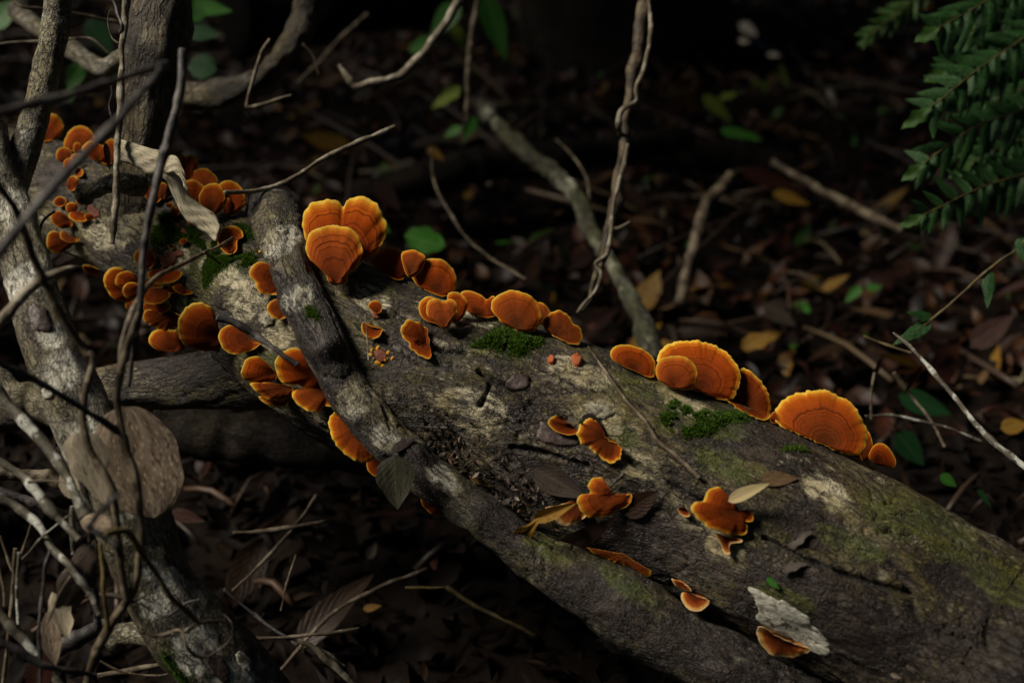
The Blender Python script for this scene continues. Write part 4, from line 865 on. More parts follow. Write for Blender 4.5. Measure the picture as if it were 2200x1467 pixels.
pleaf('dull tan leaf above the blotched olive-yellow one', (1640, 655), (1710, 700), 48, 1.55, 'leaf_grey', name='fallen_leaf', **kw)
pleaf('orange-brown leaf left of a green sprig in the litter', (1765, 622), (1826, 590), 26, 1.6, 'leaf_yellow', name='fallen_leaf', **kw)
pleaf('green sprig leaf right of the orange-brown leaf', (1850, 615), (1815, 650), 26, 1.55, 'leaf_green', **kw)
pleaf('second green sprig leaf, squarish', (1860, 620), (1896, 615), 22, 1.55, 'leaf_green', **kw)
pleaf('rust-orange large fallen leaf near the right edge', (2085, 745), (2180, 675), 64, 1.35, 'leaf_red', (0, 0, .8), name='fallen_leaf', **kw)
pleaf('brown fallen leaf with pale rim at the lower right corner', (2150, 920), (2210, 910), 44, 1.25, 'leaf_yellow', (0, 0, .8), name='fallen_leaf', **kw)
pleaf('narrow tan curled leaf hanging right of the largest scalloped fan', (1982, 785), (1940, 850), 16, 1.1, 'leaf_red', (.5, 0, 0), name='fallen_leaf', **kw)
pleaf('narrow upright brown leaf left of the tan curled one', (1893, 770), (1876, 815), 15, 1.15, 'leaf_red', (.4, 0, 0), name='fallen_leaf', **kw)
pleaf('large purple-brown leaf in the litter upper right of centre', (1590, 365), (1740, 420), 50, 1.85, 'leaf_red', (0, 0, .8), name='fallen_leaf', **kw)
pleaf('yellow-brown leaf below the large purple-brown one', (1660, 415), (1740, 440), 36, 1.8, 'leaf_yellow', (0, 0, .8), name='fallen_leaf', **kw)
pleaf('dark plum leaf standing behind the ridge left of the green leaf', (805, 390), (860, 455), 50, 1.45, 'leaf_dark', (.2, 0, .4), name='fallen_leaf', **kw)
pleaf('tan leaf in the litter above the hanging leaf at top centre', (1095, 115), (1130, 145), 34, 2.0, 'leaf_tan', name='fallen_leaf', **kw)
pleaf('leaf painted cream as a sun fleck in the far litter at top right', (1588, 50), (1628, 78), 30, 2.4, 'leaf_sunfleck', (-.5, 0, .9), name='fallen_leaf', **kw)
pleaf('small leaf fragment painted pale as a sun fleck, below the sun-fleck cream leaf', (1586, 88), (1612, 90), 16, 2.4, 'leaf_sunfleck', (-.5, 0, .9), name='fallen_leaf', **kw)
pleaf('small leaf fragment painted as a sun fleck, right of the sun-fleck cream leaf', (1648, 118), (1678, 120), 14, 2.3, 'leaf_sunfleck', (-.5, 0, .9), name='fallen_leaf', **kw)
pleaf('pale yellow-green sprig leaf in the far litter at right', (1655, 190), (1610, 175), 18, 2.2, 'leaf_lime', **kw)
pleaf('pale sprig leaf pointing down beside the yellow-green one', (1645, 180), (1638, 205), 14, 2.2, 'leaf_lime', **kw)

# leaves lying on the log or on the trunks
def log_leaf(label, a, b_, w, mat, lift=.003, bvh=None, tipl=.0, **kw2):
    bv = bvh or bvh_log
    pa, na = cast(bv, *a); pb, nb = cast(bv, *b_)
    if pa is None: pa, na = P(*a, .9), TOCAM
    if pb is None: pb, nb = pa + (P(*b_, .9) - P(*a, .9)), na
    nrm = unit(na + nb); d = (pa - C) @ F
    return leaf('fallen_leaf', label, 'leaf', pa + na * lift, pb + nb * (lift + tipl), w * d / K, nrm, mat, 'dead leaves resting on the log', n=13, m=7, **kw2)
log_leaf('grey-brown leaf plastered flat above the three-lobed bracket', (1150, 1000), (1262, 1068), 74, 'leaf_grey', .0035, bend=-.1)
log_leaf('brown leaf tucked right of the three-lobed bracket', (1340, 1100), (1420, 1050), 62, 'leaf_brown', .003)
log_leaf('dark wet leaf hanging under the three-lobed bracket', (1190, 1175), (1325, 1115), 58, 'leaf_dark', .008, tipl=.006, curl=.05)
log_leaf('twisted yellow-brown leaf left of the cream-edged bracket', (1090, 1175), (1190, 1085), 42, 'leaf_yellow', .010, tipl=.010, wave=.2, seed=3, curl=-.15, fold=.6)
log_leaf('golden curled leaf arching over the cream-edged bracket', (1160, 1100), (1262, 1066), 34, 'leaf_yellow', .014, tipl=.008, fold=.7, curl=-.1)
log_leaf('small pale pink and green leaf held by the cupped bracket', (1572, 1085), (1640, 1080), 34, 'leaf_pink', .012, tipl=.010, fold=.4)
log_leaf('mottled tan leaf flat on bark under the largest scalloped fan', (1635, 1030), (1715, 1030), 40, 'leaf_tan', .002)
pleaf('dark triangular leaf hanging beside the lowest small bracket', (846, 978), (854, 1094), 96, .868, 'leaf_olive', (0, 0, .3), name='fallen_leaf', wave=.06, **kw)
log_leaf('black wet leaf under a green seedling above the crinkled bracket', (1250, 895), (1300, 930), 40, 'leaf_dark', .002)
log_leaf('tiny bright green seedling leaf above the crinkled bracket', (1250, 912), (1256, 890), 12, 'leaf_green', .006, tipl=.008)
log_leaf('tiny green leaf stuck to the log above the white lichen crust', (1650, 1238), (1678, 1262), 18, 'leaf_green', .003)
log_leaf('blue-grey wet leaf scrap low on the log right of the frilly bracket', (1690, 1190), (1745, 1140), 28, 'leaf_grey', .004, wave=.2)
log_leaf('blue-grey wet leaf scrap above the white lichen crust', (1680, 1225), (1740, 1215), 24, 'leaf_grey', .004, wave=.2)
log_leaf('purple-grey bark chip lying on the diagonal branch', (845, 970), (892, 948), 26, 'leaf_dark', .004, bvh_cross)
log_leaf('yellow-olive leaf scrap in the debris beside the diagonal branch', (1015, 1020), (1058, 1034), 20, 'leaf_yellow', .004)
log_leaf('small pale leaf flake low at the right end of the log', (1915, 1440), (1938, 1450), 14, 'leaf_bark', .003)

def ribbon(name, label, cat, rows, mat, n=40, group=None, parent=None, bulge=.0):
    """rows: (xl, yl, xr, yr, d): the two edges of a dry strip in photo pixels and its distance"""
    A = spline([(*P(r[0], r[1], r[4]), 0) for r in rows], n)[:, :3]; B_ = spline([(*P(r[2], r[3], r[4]), 0) for r in rows], n)[:, :3]
    V, tc = [], []; m_ = 9
    for i in range(n):
        w = np.linalg.norm(B_[i] - A[i])
        for j in range(m_):
            v = j / (m_ - 1); cv = math.sin(math.pi * v)
            V.append(A[i] * (1 - v) + B_[i] * v - F * (bulge * w * cv) + F * .0006 * math.sin(i * .8 + j * 1.7)); tc.append((i / n * 2.5, v * 2 - 1 + .3, 0))
    o = mesh(name, V, grid_faces(n, m_, False), M[mat], parent, {'tc': tc})
    so = o.modifiers.new('thickness', 'SOLIDIFY'); so.thickness = .0006
    return o if parent else tag(o, label, cat, group)
e = empty('strip_leaf', P(300, 350, .955), 'long pale dry strip leaf draped round the slender tree and hanging over moss', 'leaf')
ribbon('blade', None, None, [(243, 296, 252, 345, .962), (272, 303, 285, 356, .953), (320, 318, 318, 374, .95), (362, 330, 352, 385, .95), (385, 362, 362, 400, .952), (402, 412, 376, 430, .955), (432, 440, 398, 470, .957), (462, 460, 440, 500, .957), (474, 486, 464, 520, .955)], 'leaf_strip', 70, None, e, .12)
ribbon('torn_tip', None, None, [(355, 333, 350, 372, .949), (378, 336, 372, 372, .945), (393, 360, 386, 380, .944), (404, 408, 401, 410, .944)], 'leaf_strip', 24, None, e, .1)
pleaf('tiny curled dead leaf hanging beside the pale vertical stick', (226, 306), (236, 368), 16, .975, 'leaf_brown', (.5, 0, 0), name='fallen_leaf', **kw)
# big dead leaves on the leaning trunk
pleaf('large round speckled brown dead leaf resting on the leaning trunk', (262, 872), (330, 1112), 190, .80, 'leaf_spot', (-.15, 0, .5), name='fallen_leaf', d2=.815, shape='disc', wave=.03, bend=.12, n=30, m=15)
pleaf('fibrous pale papery leaf over the leaning trunk', (168, 930), (228, 1088), 92, .785, 'leaf_bark', (-.2, 0, .2), name='fallen_leaf', d2=.795, shape='oblong', wave=.05, bend=.2, n=20, m=11)
pleaf('small pale leaf behind the lichen stick at left', (138, 1008), (160, 1072), 44, .83, 'leaf_bark', (-.2, 0, .2), name='fallen_leaf', shape='round', **kw)
pleaf('curled shiny brown leaf among the twigs at left', (172, 1120), (240, 1128), 46, .775, 'leaf_spot', (0, 0, .3), name='fallen_leaf', shape='round', bend=.4, **kw)
pleaf('long grey-brown dead leaf hanging down among the left twigs', (205, 1155), (120, 1350), 72, .80, 'leaf_grey', (.2, 0, .1), name='fallen_leaf', d2=.82, shape='lance', wave=.12, seed=5, bend=.25, n=22, m=9)
pleaf('torn pale end of a dead leaf below the long grey-brown one', (112, 1270), (150, 1372), 52, .815, 'leaf_bark', (0, 0, .2), name='fallen_leaf', shape='lance', wave=.15, n=16, m=7)
pleaf('yellowish brown leaf standing at the lower left', (98, 1315), (120, 1430), 46, .80, 'leaf_spot', (.3, 0, 0), name='fallen_leaf', shape='lance', n=16, m=7)
pleaf('rust-brown leaf at the bottom left edge', (90, 1400), (75, 1500), 60, .79, 'leaf_red', (.1, 0, .1), name='fallen_leaf', shape='lance', n=16, m=7)
pleaf('dark brown leaf shape in shadow right of the leaning trunk', (365, 1100), (440, 1120), 36, 1.05, 'leaf_red', (0, 0, .8), name='fallen_leaf', **kw)
pleaf('faint grey-green leaf in the dark below the log', (790, 1200), (808, 1165), 26, 1.15, 'leaf_grey', (.3, 0, .3), name='fallen_leaf', **kw)
pleaf('small tan leaf scrap in the dark at lower centre', (780, 1308), (820, 1300), 20, 1.1, 'leaf_yellow', (0, 0, .5), name='fallen_leaf', **kw)

# ------------------------------------------------------------------ twigs, vines and sticks
def tw(name, label, pts, mat, cat='twig', **kw2):
    kw2['n'] = int(kw2.get('n', 60) * 1.5)
    if mat.startswith('twig') and pts[0][2] > .7: pts = [(x, y, d, r * .78) for x, y, d, r in pts]
    return tubething(name, label, cat, pts, mat, wob=kw2.pop('wob', .5 if max(p[3] for p in pts) < 9 else (.28 if max(p[3] for p in pts) < 15 else .1)), **kw2)
tw('twig', 'straight dark blurred twig crossing in front of the slender tree, upper one', [(-40, 252, .60, 9), (60, 228, .61, 9), (180, 195, .63, 9), (290, 160, .66, 8), (358, 138, .68, 7)], 'twig_dark', knots=[(345, 142, 14, .0012)], m=14)
tw('twig', 'thick dark blurred twig slanting across the far left fungi', [(-40, 590, .58, 13), (60, 465, .59, 12), (150, 365, .60, 11), (235, 280, .61, 11), (300, 205, .63, 10), (345, 150, .66, 9)], 'twig_dark', knots=[(238, 277, 12, .0010)], m=14)
tw('twig', 'dark twig leaning down in front of the tree foot with a swollen joint', [(392, 110, .80, 12), (385, 200, .79, 12), (372, 260, .785, 12), (355, 325, .78, 13), (335, 400, .775, 12), (316, 490, .77, 11), (306, 570, .77, 10), (302, 650, .77, 9), (290, 740, .775, 7), (275, 830, .78, 6)], 'twig_dark', n=110, m=14, knots=[(355, 325, 14, .0014), (306, 520, 10, .0008)])
e = empty('forked_twig', P(275, 1290, .78), 'long forked brown twig running from the bracket down to the bottom left', 'twig')
part_tube('stem', e, [(498, 512, .925, 3), (470, 530, .90, 4), (430, 547, .87, 5), (385, 570, .84, 6), (340, 592, .81, 7), (308, 628, .79, 8), (282, 680, .775, 9), (266, 730, .77, 9), (262, 790, .77, 10), (252, 860, .77, 9), (262, 930, .77, 9), (288, 1010, .77, 10), (300, 1090, .77, 10), (300, 1170, .77, 10), (290, 1250, .775, 11), (272, 1295, .78, 13), (238, 1345, .785, 13), (205, 1410, .79, 12), (185, 1490, .80, 12)], 'twig_brown', 220, 12)
part_tube('side_twig', e, [(303, 655, .772, 7), (290, 690, .768, 8), (275, 740, .768, 8), (263, 790, .769, 9)], 'twig_brown', 40, 12)
part_tube('side_twig', e, [(438, 543, .872, 3), (460, 555, .885, 3), (475, 566, .89, 2)], 'twig_brown', 20, 8)
part_tube('side_twig', e, [(272, 1295, .78, 8), (300, 1285, .785, 5), (330, 1270, .79, 3)], 'twig_brown', 20, 8)
tw('twig', 'kinked grey-brown twig over the leaning trunk from the left edge', [(-20, 380, .70, 8), (30, 450, .72, 8), (75, 560, .74, 8), (120, 660, .75, 8), (180, 752, .76, 9), (200, 768, .76, 8), (180, 850, .76, 8), (180, 920, .76, 8), (205, 990, .76, 8), (240, 1050, .76, 9), (250, 1110, .765, 9), (258, 1200, .77, 8), (272, 1290, .775, 8)], 'twig_brown', n=160, m=12, knots=[(190, 760, 12, .0012), (250, 1055, 10, .0008)])
tw('stick', 'pale broken stick pointing up from the left edge over the leaning trunk', [(-30, 735, .76, 15), (10, 685, .765, 15), (60, 628, .77, 16), (105, 595, .775, 15), (150, 577, .78, 9), (180, 572, .785, 4)], 'twig_pale', n=90, m=14, amp=.0012, freq=120, cat='stick')
tw('twig', 'dark olive twig slanting over the leaning trunk fork', [(-30, 770, .72, 9), (60, 812, .735, 9), (150, 862, .75, 9), (210, 898, .76, 9), (270, 940, .78, 8)], 'twig_dark', n=60, m=12)
tw('stick', 'lichen spotted stick running down the left beside the leaning trunk', [(-20, 820, .82, 16), (20, 870, .82, 16), (75, 930, .815, 16), (120, 985, .81, 15), (155, 1040, .805, 15), (185, 1110, .80, 14)], 'twig_lichen', n=100, m=14, amp=.0008, freq=120, cat='stick')
tw('stick', 'second lichen spotted stick below at the left edge', [(-20, 975, .81, 11), (30, 1010, .81, 12), (75, 1050, .805, 12), (120, 1105, .80, 11), (170, 1160, .795, 9)], 'twig_lichen', n=80, m=12, amp=.0006, freq=120, cat='stick')
tw('stick', 'brown mossy stick from the left edge to the curled leaf', [(-20, 1060, .82, 13), (40, 1090, .82, 13), (85, 1130, .815, 11), (110, 1175, .81, 9), (150, 1220, .80, 9), (185, 1265, .80, 9), (215, 1320, .80, 9)], 'twig_lichen', n=90, m=12, amp=.0005, cat='stick')
tw('stick', 'thick reddish brown dead stick lying level at the left edge', [(-30, 1012, .90, 17), (50, 1020, .90, 18), (110, 1030, .90, 18), (160, 1058, .90, 13)], 'twig_brown', n=50, m=14, amp=.0014, cat='stick')
tw('stick', 'dark stick lying level just beneath the reddish brown one', [(-30, 1050, .92, 12), (60, 1075, .92, 13), (130, 1105, .92, 13), (190, 1150, .92, 11)], 'twig_dark', n=50, m=12, amp=.001, cat='stick')
LG = 'thin twigs tangled at the lower left'
for lab, pts, mt in [
    ('upright twig at the lower left corner, nearest the edge', [(35, 1175, .83, 5), (28, 1240, .83, 6), (24, 1320, .83, 6), (12, 1420, .83, 6), (5, 1480, .83, 6)], 'twig_brown'),
    ('upright twig forking beside the nearest edge one', [(68, 1120, .84, 3), (46, 1190, .84, 4), (30, 1225, .84, 5), (0, 1150, .84, 4)], 'twig_brown'),
    ('thin grey upright twig left of the long hanging dead leaf', [(42, 1185, .82, 4), (38, 1260, .82, 5), (40, 1350, .82, 4)], 'twig_lichen'),
    ('bowed twig descending past the long hanging dead leaf', [(110, 1180, .79, 5), (98, 1210, .785, 5), (92, 1260, .785, 5), (86, 1340, .785, 5), (84, 1480, .785, 5)], 'twig_dark'),
    ('slanting twig joining the bowed one to the long leaf', [(50, 1200, .82, 3), (90, 1155, .81, 3), (130, 1120, .80, 3), (152, 1105, .80, 2)], 'twig_lichen'),
    ('pale grey twig across the long hanging dead leaf', [(152, 1238, .785, 3), (128, 1275, .785, 4), (108, 1325, .785, 5), (100, 1340, .785, 3)], 'twig_brown'),
    ('thick lichen spotted twig at the bottom left going down to the right', [(-20, 1300, .80, 12), (25, 1345, .80, 13), (62, 1385, .80, 13), (110, 1440, .80, 12), (140, 1490, .80, 12)], 'twig_lichen'),
    ('dark arched twig along the bottom left', [(-20, 1365, .74, 9), (40, 1395, .745, 10), (100, 1425, .75, 10), (160, 1440, .76, 9), (210, 1450, .77, 7)], 'twig_dark'),
    ('black thick stick in the shade behind the forked twig', [(110, 1400, .86, 20), (170, 1370, .86, 22), (230, 1340, .865, 20)], 'twig_dark'),
    ('short upright twig beside the curled shiny leaf', [(155, 1085, .84, 6), (157, 1120, .84, 7), (158, 1190, .84, 7)], 'twig_lichen'),
    ('pale thin twig lying across the lichen spotted sticks', [(60, 1035, .79, 3), (100, 1032, .79, 3), (150, 1038, .79, 2)], 'twig_pale'),
    ('brown stick lying level at the bottom under the leaning trunk', [(210, 1450, .90, 8), (280, 1440, .90, 9), (360, 1422, .90, 8)], 'twig_brown'),
    ('bent thin twig crossing beneath the leaning trunk near the bottom', [(215, 1420, .86, 3), (260, 1440, .86, 3), (330, 1450, .86, 3), (390, 1440, .86, 3)], 'twig_brown'),
    ('grey twig stub standing behind the bent olive stem', [(196, 1120, .82, 8), (196, 1200, .825, 9), (205, 1280, .83, 10), (215, 1350, .84, 11)], 'twig_dark'),
    ('blurred grey twig tip poking up before the curled shiny leaf', [(190, 1130, .66, 5), (218, 1095, .655, 5), (258, 1062, .65, 5)], 'twig_dark'),
    ('thin twig standing at the very left below the thick stick', [(-5, 1200, .80, 4), (6, 1260, .80, 5), (9, 1300, .80, 4)], 'twig_pale'),
]: tw('twig', lab, pts, mt, n=50, m=10, group=LG)
tw('stem', 'bent olive brown stem with a flared tip crossing the leaning trunk', [(225, 1148, .73, 6), (250, 1140, .735, 8), (275, 1145, .74, 9), (300, 1185, .75, 8), (335, 1230, .76, 8), (370, 1285, .77, 8), (405, 1315, .78, 7), (425, 1338, .79, 4)], 'twig_olive', n=80, m=12, cat='stem')
tw('stem', 'upright yellowish olive stem in front of the dark gap at lower left', [(218, 1165, .77, 6), (222, 1230, .77, 7), (226, 1290, .77, 7), (232, 1350, .775, 5)], 'twig_olive', n=60, m=12, cat='stem')
tw('stem', 'dark gnarled stem arching under the curled shiny leaf', [(188, 1130, .75, 8), (222, 1155, .75, 9), (248, 1178, .75, 10), (255, 1195, .755, 8)], 'twig_dark', n=40, m=12, amp=.001, cat='stem')
tw('tendril', 'curly brown tendril looping over the foot of the leaning trunk', [(270, 1340, .80, 3), (310, 1358, .79, 3), (350, 1362, .785, 5), (385, 1354, .78, 4), (398, 1372, .775, 4), (405, 1395, .775, 3.5), (435, 1413, .78, 3), (468, 1398, .785, 3), (496, 1370, .79, 2.5), (498, 1340, .79, 2.5), (480, 1318, .795, 2)], 'twig_brown', cat='tendril', n=120, m=10)
tw('tendril', 'fine dark tendril linking the olive stem to the looped one', [(300, 1295, .80, 3), (330, 1315, .80, 3), (360, 1320, .80, 3), (400, 1295, .80, 3), (428, 1288, .80, 3)], 'twig_dark', cat='tendril', n=50, m=8)
tw('tendril', 'reddish tendril arching right from the olive stem end', [(398, 1356, .78, 5), (420, 1342, .785, 4), (450, 1334, .79, 4), (482, 1336, .80, 4), (500, 1350, .82, 4)], 'twig_brown', cat='tendril', n=50, m=8)
# around the slender tree
tw('stick', 'pale speckled stick hanging straight down left of the slender tree', [(272, -40, .965, 8), (268, 40, .96, 9), (263, 140, .955, 9), (257, 240, .95, 9), (251, 340, .945, 9), (248, 440, .94, 10), (244, 524, .94, 8)], 'twig_pale', cat='stick', n=120, m=12, amp=.0007)
tw('vine', 'thin grey vine curling round the top of the pale vertical stick', [(238, -30, .95, 5), (250, 25, .945, 6), (262, 55, .94, 6), (258, 70, .95, 4)], 'twig_dark', cat='vine', n=30, m=10)
tw('tendril', 'hair-thin looped tendril left of the pale vertical stick', [(258, 38, .95, 2), (240, 20, .95, 2), (232, 45, .95, 2), (240, 80, .95, 2), (255, 95, .95, 2)], 'twig_brown', cat='tendril', n=40, m=6)
tw('stick', 'lichen covered branch stub reaching to the slender tree from behind at left', [(30, 20, 1.25, 17), (100, 75, 1.22, 19), (150, 105, 1.2, 20), (195, 135, 1.17, 19), (225, 145, 1.14, 18), (262, 125, 1.12, 18), (300, 105, 1.10, 20)], 'left', cat='branch', n=80, m=18, amp=.0012, freq=90)
tw('twig', 'thin level twig behind the lichen branch at the upper left', [(-20, 100, 1.1, 5), (40, 92, 1.1, 5), (130, 88, 1.1, 3), (190, 82, 1.1, 3), (235, 115, 1.1, 3)], 'twig_brown', n=50)
tw('twig', 'slanting twig at the top left behind the lichen branch', [(30, 5, 1.1, 5), (60, 18, 1.1, 5), (150, 28, 1.12, 6), (260, 52, 1.14, 5)], 'twig_brown', n=50)
tw('twig', 'thin hanging hooked twig left of the pale vertical stick', [(240, 185, 1.0, 3), (242, 200, 1.0, 3), (236, 225, 1.0, 3), (242, 258, 1.0, 3)], 'twig_dark', n=30, m=6)
tw('stick', 'lichen covered stub lying on the log at the slender tree foot', [(180, 420, .985, 16), (205, 408, .972, 18), (232, 398, .965, 20), (262, 392, .97, 22), (300, 400, .99, 24)], 'left', cat='branch', n=60, m=20, amp=.0012, freq=110)
tw('vine', 'thick twisted dark vine curving from the top to behind the slender tree', [(690, -60, 1.25, 34), (655, 30, 1.25, 34), (630, 85, 1.25, 34), (590, 135, 1.26, 32), (545, 172, 1.27, 28), (490, 198, 1.28, 26), (425, 208, 1.3, 24), (380, 205, 1.3, 20)], 'upright', cat='vine', n=200, m=30, amp=.003, freq=60, lumps=.006)
tw('twig', 'bent grey twig hooked beside the twisted dark vine', [(580, 85, 1.1, 5), (560, 115, 1.1, 5), (545, 165, 1.1, 4), (533, 215, 1.1, 4), (536, 230, 1.1, 5), (580, 220, 1.1, 5), (628, 206, 1.1, 5)], 'twig_brown', n=70, m=10)
tw('twig', 'bent wiry twig touching the tree-side bracket cluster and rising to the right', [(480, 412, .97, 6), (530, 410, .98, 6), (590, 400, .99, 7), (640, 378, 1.0, 7), (700, 340, 1.01, 7), (770, 308, 1.02, 7), (850, 272, 1.03, 7)], 'twig_pale', n=90, m=12)
tw('stick', 'short dark stick propped on the log above the upturned-lip bracket', [(466, 679, .905, 10), (500, 690, .905, 9), (550, 722, .905, 9), (600, 755, .90, 8), (640, 785, .90, 8)], 'twig_dark', cat='stick', n=50, m=12)
tw('twig', 'fine wire-thin twig standing at lower left of the fork cluster', [(118, 455, .93, 3), (92, 478, .92, 3), (84, 520, .91, 3), (96, 570, .90, 3)], 'twig_brown', n=40, m=6)
# middle and right
e = empty('hanging_vine', P(1260, 660, 1.1), 'dark woody vine hanging from the top with a thinner vine twined round it', 'vine')
part_tube('stem', e, [(1394, -60, 1.16, 11), (1384, 40, 1.15, 12), (1370, 115, 1.14, 14), (1358, 200, 1.13, 11), (1340, 310, 1.12, 11), (1322, 420, 1.11, 11), (1304, 500, 1.10, 11), (1288, 580, 1.10, 9), (1270, 635, 1.10, 7), (1250, 668, 1.10, 3)], 'vine', 160, 12, .001)
part_tube('twining_vine', e, [(1392, -40, 1.14, 5), (1398, 40, 1.135, 5), (1393, 100, 1.12, 5), (1382, 150, 1.115, 6), (1366, 188, 1.11, 6), (1366, 215, 1.11, 5), (1340, 232, 1.11, 6), (1330, 248, 1.11, 6), (1328, 270, 1.11, 5), (1334, 290, 1.12, 4)], 'twig_pale', 90, 10, .0005)
part_tube('twining_vine', e, [(1348, 310, 1.10, 4), (1342, 350, 1.095, 5), (1328, 400, 1.09, 5), (1316, 450, 1.085, 5), (1312, 500, 1.08, 5), (1304, 545, 1.08, 5), (1280, 566, 1.085, 5), (1290, 590, 1.085, 5), (1280, 625, 1.09, 5), (1258, 650, 1.09, 4), (1240, 672, 1.09, 2)], 'twig_pale', 90, 10, .0005)
part_tube('side_twig', e, [(1308, 492, 1.10, 4), (1330, 490, 1.10, 4), (1355, 476, 1.10, 3)], 'twig_pale', 20, 8)
tw('branch', 'thin branch mottled with pale lichen and moss, sloping behind the hanging vine', [(1030, 225, 1.62, 13.9), (1085, 285, 1.6, 14.8), (1140, 335, 1.57, 15.6), (1195, 378, 1.54, 16.4), (1238, 425, 1.50, 17.2), (1268, 490, 1.46, 17.2), (1310, 560, 1.40, 17.2), (1350, 630, 1.35, 18.9), (1385, 700, 1.30, 19.7), (1410, 780, 1.28, 19.7)], 'mossy', cat='branch', n=140, m=24, amp=.003, freq=60)
tw('branch', 'forked pale grey stick standing in the litter right of the hanging vine', [(1572, 378, 1.62, 14), (1535, 415, 1.6, 16), (1508, 455, 1.58, 15), (1495, 520, 1.56, 15), (1475, 580, 1.54, 14), (1462, 660, 1.52, 14)], 'twig_brown', cat='stick', n=80, m=14, amp=.0015, freq=70)
tw('branch', 'bent pale twig ending in a hook at the top centre', [(1010, -40, 1.22, 12), (965, 40, 1.22, 12), (920, 98, 1.22, 12), (880, 148, 1.22, 12), (850, 168, 1.22, 11), (800, 178, 1.22, 11), (764, 187, 1.22, 10), (745, 165, 1.22, 8), (728, 140, 1.22, 5)], 'twig_pale', n=100, m=12)
tw('stem', 'thin brown stem hanging near the top centre leaves', [(1028, -30, 1.5, 7), (1018, 50, 1.5, 7), (1008, 100, 1.5, 8), (1005, 180, 1.5, 6), (1003, 262, 1.5, 5)], 'twig_brown', cat='stem', n=50)
tw('log', 'dark fallen log lying in the litter behind the ridge', [(760, 425, 1.75, 34), (880, 392, 1.78, 36), (1000, 362, 1.8, 36), (1130, 348, 1.83, 34), (1300, 325, 1.88, 32), (1480, 300, 1.95, 28)], 'dark_log', cat='log', n=90, m=24, amp=.004, freq=40)
tw('log', 'second dark log half buried in the litter at right of the hanging vine', [(1380, 330, 2.0, 30), (1560, 345, 2.0, 32), (1700, 370, 1.98, 30)], 'dark_log', cat='log', n=60, m=20, amp=.004, freq=40)
tw('log', 'reddish dark fallen log at the top left of centre', [(500, 40, 1.95, 60), (640, 32, 2.0, 62), (800, 15, 2.1, 60), (960, 0, 2.2, 55)], 'dark_log', cat='log', n=60, m=24, amp=.006, freq=30)
tw('stick', 'pale dappled stick lying in the litter under the ferns', [(1660, 350, 1.75, 9), (1740, 395, 1.7, 10), (1810, 432, 1.66, 12), (1870, 462, 1.6, 11), (1940, 495, 1.55, 9)], 'twig_brown', cat='stick', n=60, m=12, amp=.0012, freq=80)
tw('stick', 'short pale stick in the far litter at upper right', [(1756, 172, 2.1, 8), (1778, 195, 2.1, 9), (1800, 225, 2.08, 8)], 'twig_pale', cat='stick', n=30, m=10)
tw('twig', 'sharp thin grey twig at the right pointing down past the end brackets', [(1918, 715, 1.0, 4), (1960, 750, .99, 5), (2010, 805, .98, 6), (2060, 865, .97, 7), (2110, 925, .96, 8), (2160, 970, .95, 9), (2230, 1025, .94, 10)], 'twig_lichen', n=80, m=10)
tw('twig', 'faint thin twig crossing the litter left of the sharp grey one', [(1855, 722, 1.1, 2), (1905, 740, 1.09, 3), (1960, 758, 1.08, 3)], 'twig_olive', n=30, m=6)
tw('twig', 'thin branched twig behind the small tilted end bracket', [(1860, 893, 1.1, 3), (1900, 892, 1.1, 4), (1960, 900, 1.1, 4), (2030, 918, 1.1, 4), (2110, 950, 1.1, 4)], 'twig_lichen', n=50, m=8)
tw('twig', 'upright dark twig right of the largest scalloped fan', [(1872, 900, 1.12, 4), (1872, 850, 1.12, 4), (1880, 800, 1.12, 3)], 'twig_brown', n=30, m=8)
tw('twig', 'thin rust twig crossing the litter below the ferns at right', [(1920, 800, 1.15, 5), (1960, 850, 1.15, 5), (2000, 900, 1.14, 4), (2030, 960, 1.12, 4)], 'twig_brown', n=40, m=8)
tw('twig', 'long thin curved twig in the litter left of the hanging vine', [(925, 320, 1.4, 3), (936, 400, 1.4, 3), (975, 470, 1.38, 4), (1010, 520, 1.36, 4), (1080, 570, 1.33, 4), (1130, 600, 1.3, 3)], 'twig_brown', n=70, m=8)
tw('twig', 'fine arched twig between the mossy thin branch and the vine', [(1195, 300, 1.45, 3), (1230, 335, 1.44, 3), (1258, 380, 1.42, 3), (1268, 430, 1.4, 3)], 'twig_brown', n=40, m=8)
tw('twig', 'thin slanting twig at the top left of centre in the dark', [(790, 30, 1.6, 5), (740, 75, 1.6, 5), (690, 130, 1.6, 5), (640, 180, 1.6, 4)], 'twig_brown', n=40, m=8)
tw('twig', 'hair-thin twig hanging right of the twisted vine', [(650, 95, 1.2, 3), (672, 120, 1.2, 2), (684, 160, 1.2, 2)], 'twig_brown', n=30, m=6)
def surf(pts, lift): return [(x, y, on_log(x, y, lift, .9), r) for x, y, r in pts]
tw('twig', 'long thin twig lying on the log face between moss and lichen', surf([(1262, 742, 3), (1285, 775, 4), (1315, 815, 5), (1345, 860, 6), (1385, 905, 6), (1410, 945, 7), (1445, 975, 8), (1475, 1000, 8), (1506, 1026, 7)], .0025), 'twig_brown', n=90, m=10)
tw('twig', 'short black twig stuck behind the three-lobed bracket at left', surf([(1226, 1022, 5), (1245, 1040, 6), (1266, 1062, 6)], .004), 'twig_dark', n=24, m=8)
tw('twig', 'short black twig stuck behind the three-lobed bracket at right', surf([(1340, 1015, 5), (1325, 1030, 6), (1312, 1045, 5)], .004), 'twig_dark', n=24, m=8)
tw('twig', 'thin level splinter in the debris beside the diagonal branch', surf([(880, 915, 4), (920, 918, 5), (962, 920, 5)], .004), 'twig_dark', n=24, m=8)
tw('twig', 'dry hair-thin stem hanging through the tiny yellow bud ring', surf([(784, 676, 2), (788, 720, 2), (792, 775, 2)], .005), 'twig_pale', n=24, m=6)
